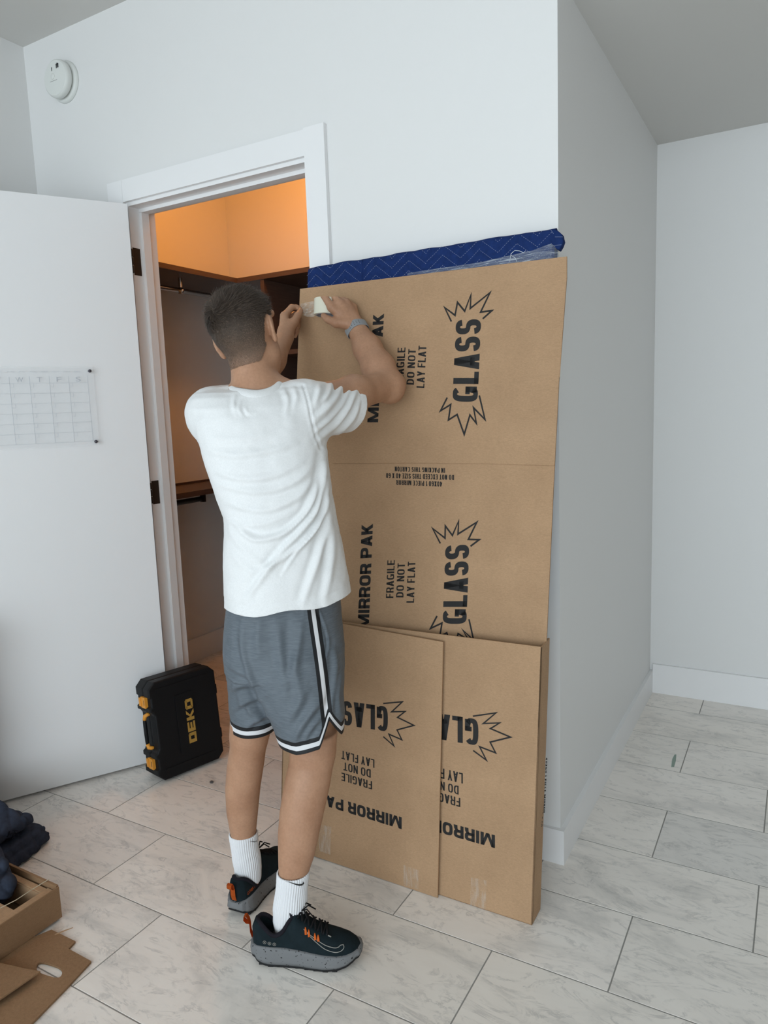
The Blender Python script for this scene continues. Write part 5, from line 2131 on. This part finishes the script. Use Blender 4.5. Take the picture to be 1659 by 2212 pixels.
def shoe(heel, az, side, ankle_t, lift=0.0, pitch=0.0):
    """side=+1: outer side is to the right of the pointing direction"""
    Lg = 0.290
    ca, sa = math.cos(az), math.sin(az)
    ex = np.array([ca * math.cos(pitch), sa * math.cos(pitch), -math.sin(pitch)])
    ey = np.array([-sa, ca, 0.0])             # left of pointing direction
    ez = np.cross(ex, ey)
    O = np.array([heel[0], heel[1], lift])
    Wd = lambda x, y, z: O + ex * x + ey * y + ez * z
    tk = np.array([0, .02, .06, .12, .2, .32, .45, .58, .70, .80, .88, .94, .98, 1.0])
    wo = np.array([.004, .020, .031, .036, .037, .037, .040, .046, .050, .050, .045, .035, .022, .004])   # outer
    wi = np.array([.004, .019, .029, .034, .034, .031, .032, .039, .044, .043, .038, .029, .018, .004])   # inner
    wout = lambda t: np.interp(t, tk, wo)
    winn = lambda t: np.interp(t, tk, wi)
    zb = lambda t: np.interp(t, [0, .05, .12, .2, .65, .8, .9, 1.0], [.024, .010, .003, 0, 0, .004, .012, .026])
    zt = lambda t: np.interp(t, [0, .05, .15, .3, .5, .7, .85, 1.0], [.052, .056, .058, .055, .050, .045, .043, .046])
    zu = lambda t: np.interp(t, [0, .03, .08, .15, .22, .30, .36, .42, .50, .60, .70, .80, .90, .96, 1.0],
                             [.090, .112, .114, .104, .094, .102, .122, .134, .118, .100, .086, .077, .068, .058, .046])
    root = empty('shoe', (0, 0, 0))
    root.parent = person
    root.location = Vector(O) - person.location
    # sole: midsole and outsole as stacked outlines
    n = 60
    ts = 0.5 - 0.5 * np.cos(np.linspace(0, np.pi, n))
    loopt = [(t, side * -1, wout(t)) for t in ts] + [(t, side, winn(t)) for t in ts[::-1][1:-1]]

    def stack(levels, name, material):
        V, rows = [], []
        for f_z, grow in levels:
            row = []
            for t, sgn, wd in loopt:
                g = grow(t)
                row.append(len(V))
                xx = t * Lg + (g if t > 0.5 else -g) * (1 if (t < .03 or t > .97) else 0)
                V.append(Wd(xx, sgn * (wd + g), f_z(t)))
            rows.append(row)
        F = []
        k_ = len(loopt)
        for a, b in zip(rows[:-1], rows[1:]):
            for i in range(k_):
                F.append([a[i], a[(i + 1) % k_], b[(i + 1) % k_], b[i]])
        F.append(rows[0][::-1])
        F.append(rows[-1])
        me_o = npmesh(name, V, F, material, root)
        bm = bmesh.new()
        bm.from_mesh(me_o.data)
        bmesh.ops.recalc_face_normals(bm, faces=bm.faces)
        bm.to_mesh(me_o.data)
        bm.free()
        return me_o
    md = lambda q: (lambda t: zb(t) + 0.007 + (zt(t) - zb(t) - 0.007) * q)
    stack([(lambda t: zb(t), lambda t: 0.001), (lambda t: zb(t) + 0.004, lambda t: 0.0045), (lambda t: zb(t) + 0.0075, lambda t: 0.0045)], 'outsole', M['rubber'])
    stack([(md(0.0), lambda t: 0.0035), (md(0.25), lambda t: 0.0062), (md(0.5), lambda t: 0.0055), (md(0.75), lambda t: 0.0046), (md(0.95), lambda t: 0.0046), (md(1.0), lambda t: 0.001)], 'midsole', M['foam'])
    # tread blocks
    bm = bmesh.new()
    for i in range(9):
        t = 0.10 + i * 0.085
        for sgn, wd in ((-side, wout(t)), (side, winn(t))):
            c_ = Wd(t * Lg, sgn * (wd - 0.006), zb(t) + 0.002)
            box(bm, (-0.007, -0.008, -0.003), (0.007, 0.008, 0.002), Matrix.Translation(Vector(c_)) @ Matrix((Vector(ex), Vector(ey), Vector(ez))).transposed().to_4x4())
    for v_ in bm.verts:
        v_.co.z = max(v_.co.z, 0.0002)
    tag(obj('tread', bm, M['rubber'], root), kind='stuff')
    # upper as a height surface with a recessed ankle opening
    nt, nq = 110, 60
    tt = 0.5 - 0.5 * np.cos(np.linspace(0.06, np.pi - 0.04, nt))
    V = np.zeros((nt, nq, 3))
    loc = np.zeros((nt, nq, 3))
    for i, t in enumerate(tt):
        e = np.interp(t, [0, .25, .4, .55, 1.0], [7.0, 7.0, 4.0, 2.7, 2.4])
        for j in range(nq):
            q = math.sin((j / (nq - 1) - 0.5) * math.pi)
            wd = (wout(t) if q * -side > 0 else winn(t)) - 0.001
            h = (1 - abs(q) ** e) ** (1 / (2.2 if t > 0.4 else 2.0))
            z = zt(t) - 0.008 + (zu(t) - zt(t) + 0.008) * h
            x, y = t * Lg, q * wd
            sink = 1 - math.hypot((t - ankle_t) / 0.175, y / 0.031)
            if sink > 0:
                z -= 0.045 * min(1.0, sink / 0.16)
            nar = 1 - 0.10 * max(0.0, (z - zt(t)) / 0.07) if t < 0.4 else 1.0
            loc[i, j] = (x, y * nar, z)
            V[i, j] = Wd(x, y * nar, z)
    F = []
    for i in range(nt - 1):
        for j in range(nq - 1):
            a = i * nq + j
            F.append([a, a + nq, a + nq + 1, a + 1])
    F = np.array(F)
    VU = V.reshape(-1, 3)
    npmesh('upper', VU, F, M['upper'], root)

    def surf(t, q, lift_=0.001):
        """point on the upper, q from -1 (right of pointing) to 1"""
        i = int(np.clip(np.searchsorted(tt, t), 1, nt - 1))
        f_ = (t - tt[i - 1]) / (tt[i] - tt[i - 1])
        jj = (math.asin(max(-1, min(1, q))) / math.pi + 0.5) * (nq - 1)
        j = min(int(jj), nq - 2)
        g = jj - j
        p = (V[i - 1, j] * (1 - f_) + V[i, j] * f_) * (1 - g) + (V[i - 1, j + 1] * (1 - f_) + V[i, j + 1] * f_) * g
        dq = V[i, j + 1] - V[i, j]
        dt = V[i, j] - V[i - 1, j]
        nrm = np.cross(dt, dq)
        nrm /= np.linalg.norm(nrm) + 1e-9
        return Vector(p + nrm * lift_)
    # padded collar around the opening
    bm = bmesh.new()
    pts = []
    for a_ in np.linspace(0, 2 * math.pi, 40, endpoint=False):
        t = ankle_t + 0.178 * math.cos(a_)
        y = 0.0315 * math.sin(a_)
        wd = wout(t) if y * -side > 0 else winn(t)
        q = max(-0.985, min(0.985, y / (wd - 0.001)))
        e = np.interp(t, [0, .25, .4, .55, 1.0], [7.0, 7.0, 4.0, 2.7, 2.4])
        h = (1 - abs(q) ** e) ** (1 / (2.2 if t > 0.4 else 2.0))
        z = zt(t) - 0.008 + (zu(t) - zt(t) + 0.008) * h
        pts.append(Wd(t * Lg, y * (1 - 0.10 * max(0, (z - zt(t)) / 0.07) if t < .4 else 1), z - 0.001))
    tube(bm, pts, 0.0055, 10, closed=True)
    obj('collar', bm, M['collar_dark'], root, True)
    # tongue and tongue loop
    bm = bmesh.new()
    tube(bm, [Wd(ankle_t * Lg + 0.044, 0, 0.108), Wd(ankle_t * Lg + 0.050, 0, 0.126), Wd(ankle_t * Lg + 0.046, 0, 0.142), Wd(ankle_t * Lg + 0.040, 0, 0.148)], [0.020, 0.021, 0.019, 0.012], 14, flat=0.35)
    obj('tongue', bm, M['collar_dark'], root, True)
    bm = bmesh.new()
    for a0, a1 in ((0.44, 0.46), (0.50, 0.52), (0.56, 0.58), (0.62, 0.64), (0.67, 0.69)):
        tube(bm, [surf(a0 + (a1 - a0) * s + 0.0, -0.5 + s, 0.003 + 0.003 * math.sin(math.pi * s)) for s in np.linspace(0, 1, 9)], 0.0026, 6)
        tube(bm, [surf(a1 + 0.02 - (0.05) * s, -0.48 + 0.96 * s, 0.0035 + 0.003 * math.sin(math.pi * s)) for s in np.linspace(0, 1, 9)], 0.0026, 6)
    k0 = surf(0.45, 0.0, 0.010)
    for dx, dy in ((0.020, 0.016), (0.020, -0.016), (0.036, 0.006), (0.034, -0.012)):
        tube(bm, [k0, k0 + Vector(ex) * dx * 0.5 + Vector(ey) * dy * 0.9 + Vector(ez) * 0.012, k0 + Vector(ex) * dx + Vector(ey) * dy * 1.6 + Vector(ez) * -0.002], 0.0018, 6)
    tag(obj('laces', bm, M['lace'], root, True), kind='stuff')
    so_ = -side
    for t in (0.515, 0.545, 0.60, 0.63):
        bm = bmesh.new()
        tube(bm, [surf(t, 0.60 * so_, 0.0018), surf(t + 0.004, 0.70 * so_, 0.0022), surf(t + 0.010, 0.80 * so_, 0.0016)], [0.0014, 0.0030, 0.0034], 6, flat=0.4)
        obj('eyelet_loop', bm, M['tab'], root, True)
    # heel pull tab
    bm = bmesh.new()
    prof = [(0.000, 0.058), (-0.0045, 0.075), (-0.005, 0.096), (-0.007, 0.108), (-0.013, 0.120), (-0.020, 0.118), (-0.021, 0.108), (-0.014, 0.100), (-0.006, 0.099)]
    rows = [[bm.verts.new(Vector(Wd(x - 0.001, y, z))) for y in (-0.008, 0.008)] for x, z in prof]
    for a, b in zip(rows[:-1], rows[1:]):
        bm.faces.new((a[0], a[1], b[1], b[0]))
    r_ = bmesh.ops.solidify(bm, geom=bm.faces[:], thickness=0.0016)
    obj('pull_tab', bm, M['tab'], root)
    return root, surf, VU, F, Wd, so_


rS, surfR, VUR, FUR, WdR, soR = shoe((-0.613, -0.767), math.radians(25), 1, 0.235)
bm = bmesh.new()
sw_pts = [(0.50, 0.70), (0.58, 0.80), (0.68, 0.90), (0.78, 0.935), (0.84, 0.90), (0.865, 0.80), (0.86, 0.68), (0.835, 0.72), (0.815, 0.80), (0.77, 0.84), (0.68, 0.815), (0.58, 0.75)]
sw_c = catmull(sw_pts[:7], 5)[:-1] + catmull(sw_pts[6:] + sw_pts[:1], 5)[:-1]
tube(bm, [surfR(t, max(-0.99, min(0.99, q)) * soR, 0.0008) for t, q in sw_c], 0.0009, 6, closed=True)
obj('swoosh_outline', bm, M['silver'], rS, True)
for i, t in enumerate((0.14, 0.185, 0.23)):
    bm = bmesh.new()
    c_ = surfR(t, 0.983 * soR, 0.0012)
    up_v = Vector((0, 0, 1))
    fx = Vector((math.cos(math.radians(25)), math.sin(math.radians(25)), 0))
    tube(bm, [c_ + fx * 0.0042 * math.cos(a_) + up_v * 0.0042 * math.sin(a_) for a_ in np.linspace(0, 2 * math.pi, 14, endpoint=False)], 0.0005, 5, closed=True)
    tube(bm, [c_ + fx * 0.0016 * math.cos(a_) + up_v * 0.0016 * math.sin(a_) for a_ in np.linspace(0, 2 * math.pi, 5, endpoint=False)], 0.0005, 5, closed=True)
    obj('round_icon', bm, M['silver'], rS, True)
bm = bmesh.new()
tube(bm, [surfR(0.70, 0.42 * soR, 0.0015), surfR(0.745, 0.47 * soR, 0.0015)], 0.0016, 6)
obj('reflective_tab', bm, M['silver'], rS, True)

lS, surfL, VUL, FUL, WdL, soL = shoe((-0.757, -0.678), math.radians(97), -1, 0.235, lift=0.0, pitch=0.0)
bl_, br_, tl_ = surfL(0.03, 0.60 * -1, 0.0), None, None
a0 = math.radians(62)
# word mark printed along the inner heel quarter
bl3 = np.array(surfL(0.075, -0.985, 0.0022)); br3 = np.array(surfL(0.25, -0.985, 0.0022))
bl3[2] = br3[2] = 0.066
text_obj('printed_word', 'GORE-TEX', bl3, br3, bl3 + np.array([0, 0, 0.010]), np.cross(br3 - bl3, [0, 0, 1.0]), M['tab'], lS, 0.0, 0.0008)

# ------------------------------------------------------------------ wristwatch with perforated band
ax = (wrR - elR)
ax /= np.linalg.norm(ax)
wc = elR + (wrR - elR) * 0.955
e1 = np.cross(ax, HV)
e1 /= np.linalg.norm(e1)
e2 = np.cross(ax, e1)
if e2 @ HV > 0:
    e2 = -e2                                   # e2 points to the camera
watch = empty('wristwatch', (0, 0, 0))
watch.parent = person
watch.location = Vector(wc) - person.location
M['band'] = mat('grey_rubber_band', (0.27, 0.285, 0.30), 0.55, 0.35)
V, F = [], []
n = 64
prof = [(-0.0125, 0.0), (-0.0125, 0.0016), (-0.0105, 0.0024), (0.0105, 0.0024), (0.0125, 0.0016), (0.0125, 0.0)]


def wpt(th, s, h):
    # rounded-square strap outline
    r = 0.0335 * (1 + 0.035 * math.cos(4 * th + 0.6)) + h
    return wc + e1 * (r * math.cos(th)) + e2 * (r * 0.93 * math.sin(th)) + ax * s


for i in range(n):
    th = 2 * math.pi * i / n
    for s, h in prof:
        V.append(wpt(th, s, h))
k_ = len(prof)
for i in range(n):
    for j in range(k_):
        F.append([i * k_ + j, ((i + 1) % n) * k_ + j, ((i + 1) % n) * k_ + (j + 1) % k_, i * k_ + (j + 1) % k_])
npmesh('band', V, F, M['band'], watch, smooth=False)
bm = bmesh.new()
for i, th in enumerate(np.radians([52, 66, 80, 94, 108])):
    for s in ((-0.0055, 0.0, 0.0055) if i % 2 == 0 else (-0.003, 0.003)):
        c_ = wpt(th, s, 0.0025)
        nrm = c_ - wc - ax * ((c_ - wc) @ ax)
        lathe(bm, [(0.0011, -0.001), (0.0011, 0.0003)], frame_to(nrm, c_), 10)
tag(obj('band_holes', bm, M['dark'], watch), kind='stuff')
bm = bmesh.new()
mw = Matrix((Vector(e1), Vector(ax), Vector(-e2))).transposed().to_4x4()
mw.translation = Vector(wc - e2 * 0.036)
box(bm, (-0.018, -0.020, -0.004), (0.018, 0.020, 0.006), mw)
bevel(bm, 0.004, 3)
obj('watch_case', bm, M['blackpl'], watch)

# ------------------------------------------------------------------ roll of clear tape and the pulled strip
rc_ = W(706, 664, 2.352)
tax = Vector((0.03, 0.10, 1.0)).normalized()
roll = empty('tape_roll', rc_)
tag(roll, 'cream roll of packing tape gripped in the right hand', 'tape roll')
fm = frame_to(tax, rc_)
M['tape_roll'] = mat('cream_tape', (0.74, 0.73, 0.60), 0.25, 0.5)
M['core'] = mat('grey_card_core', (0.32, 0.32, 0.34), 0.8, 0.2)
bm = bmesh.new()
RR = 0.041
lathe(bm, [(0.034, -0.025), (RR - 0.001, -0.025), (RR, -0.024), (RR, 0.024), (RR - 0.001, 0.025), (0.034, 0.025), (0.034, -0.025)], fm, 64, cap=False)
o = obj('tape_winding', bm, M['tape_roll'], roll, True)
o.modifiers.new('edge', 'EDGE_SPLIT').split_angle = 0.6
bm = bmesh.new()
lathe(bm, [(0.0305, -0.0262), (0.0339, -0.0262), (0.0339, 0.0262), (0.0305, 0.0262), (0.0305, -0.0262)], fm, 48, cap=False)
o = obj('core', bm, M['core'], roll, True)
o.modifiers.new('edge', 'EDGE_SPLIT').split_angle = 0.6
strip = []
pl0, pl1 = W(649, 656, 2.478), W(649, 678, 2.478)
pr0, pr1 = W(681, 650, 2.340), W(680, 683, 2.340)
V, F = [], []
ni, nj = 14, 10
for i in range(ni):
    s = i / (ni - 1)
    for j in range(nj):
        t = j / (nj - 1)
        p = (pl0 * (1 - t) + pl1 * t) * (1 - s) + (pr0 * (1 - t) + pr1 * t) * s
        p = p - HV * (0.004 * math.sin(t * 14 + s * 2) * math.sin(math.pi * s)) - np.array([0, 0, 0.006]) * math.sin(math.pi * s) * t
        V.append(p)
for i in range(ni - 1):
    for j in range(nj - 1):
        a = i * nj + j
        F.append([a, a + 1, a + nj + 1, a + nj])
ms = mat('pulled_tape', (0.80, 0.76, 0.68), 0.15, 0.6)
ln(ms, ramp(ms, noise(ms, coords(ms, (30, 30, 200)), 1.0, 3), [(0.35, (0.16, 0.16, 0.16)), (0.7, (0.55, 0.55, 0.55))]), bsdf(ms).inputs['Alpha'])
npmesh('tape_strip', V, F, ms, roll)

# ------------------------------------------------------------------ moving blankets at the left edge
def blanket(name, label, slabs, seam_dir, pitch_, h=0.0036, matn='navy_dark', ground=0.001, amp=1.0, groove=0.0065):
    """folded quilted cloth: soft rounded slabs (centre, half sizes, rounding, yaw, tilt about local x, tilt about local y)"""
    P = np.array([e[0] for e in slabs])
    R_m = max(max(e[1]) for e in slabs) * 1.35
    vb = Vox(P.min(0) - R_m - 0.03, P.max(0) + R_m + 0.03, h)
    for c_, hs_, rd, yaw, tx, ty in slabs:
        Rm = np.array((Matrix.Rotation(yaw, 3, 'Z') @ Matrix.Rotation(tx, 3, 'X') @ Matrix.Rotation(ty, 3, 'Y')))
        c_ = np.array(c_)
        hs2 = np.array(hs_) - rd

        def fn(X, Y, Z, c_=c_, Rm=Rm, hs2=hs2, rd=rd):
            px, py, pz = X - c_[0], Y - c_[1], Z - c_[2]
            q = [np.abs(px * Rm[0, i] + py * Rm[1, i] + pz * Rm[2, i]) - hs2[i] for i in range(3)]
            o_ = np.sqrt(sum(np.maximum(t, 0) ** 2 for t in q))
            return o_ + np.minimum(np.maximum(np.maximum(q[0], q[1]), q[2]), 0) - rd
        m_ = np.linalg.norm(hs_)
        vb.put(fn, c_ - m_, c_ + m_, 0.006)
    V, Q = vb.mesh(3)
    N = vnormals(V, Q)
    V = V + N * (amp * (vnoise(V, 9, 31) * 0.026 + vnoise(V, 30, 32) * 0.006))[:, None]
    c0 = P.mean(0)
    q = ((V - c0) @ np.array(seam_dir, float)) / pitch_ + vnoise(V, 7, 8) * 0.6
    V = V + N * (groove * (np.sqrt(np.abs(np.sin(np.pi * q))) - 0.8))[:, None]
    V[:, 2] = np.maximum(V[:, 2], ground)
    root = empty(name, (c0[0], c0[1], ground))
    tag(root, label, 'blanket')
    npmesh('quilted_fabric', V, Q, M[matn], root)
    return root


b1_ = blanket('moving_blanket', 'dark navy quilted moving blanket folded on the floor behind the open cardboard box',
              [((-1.74, -0.80, 0.022), (0.165, 0.10, 0.022), 0.018, 0.25, 0.0, 0.0), ((-1.75, -0.80, 0.058), (0.168, 0.095, 0.021), 0.017, 0.18, 0.0, 0.05),
               ((-1.77, -0.81, 0.094), (0.165, 0.09, 0.020), 0.016, 0.05, 0.05, -0.06), ((-1.77, -0.79, 0.124), (0.165, 0.06, 0.018), 0.014, -0.1, 0.15, 0.12)],
              (0.5, 0.75, 0.45), 0.030, amp=0.7)
bm = bmesh.new()
for i in range(26):
    p = np.array([-1.590, -0.815, 0.110]) + rng.normal(0, 0.006, 3)
    e = p + np.array([0.012, -0.006, 0.0]) + rng.normal(0, 0.008, 3)
    tube(bm, [p, (p + e) / 2 + rng.normal(0, 0.003, 3), e], 0.0011, 4)
tag(obj('frayed_corner', bm, M['thread_dark'], b1_), kind='stuff')
blanket('moving_blanket', 'navy quilted moving blanket stuffed into the open cardboard box',
        [((-1.47, -1.00, 0.130), (0.13, 0.075, 0.030), 0.022, -0.35, -0.25, 0.10), ((-1.45, -1.05, 0.085), (0.085, 0.085, 0.045), 0.03, -0.2, 0.1, 0.0),
         ((-1.49, -0.99, 0.172), (0.12, 0.06, 0.022), 0.018, -0.3, -0.1, 0.12)],
        (0.7, 0.6, 0.4), 0.034, ground=0.020, amp=0.6)
# padded bundle standing just left of the view, close to the door
blanket('padded_bundle', 'tall dark blanket-wrapped bundle at the far left edge beside the door',
        [((-1.975, -0.785, 0.38), (0.10, 0.075, 0.38), 0.05, 1.05, 0.0, 0.0), ((-1.965, -0.785, 0.05), (0.12, 0.085, 0.05), 0.04, 1.05, 0.0, 0.0)],
        (0.1, 0.1, 1.0), 0.06, h=0.007, amp=0.6)
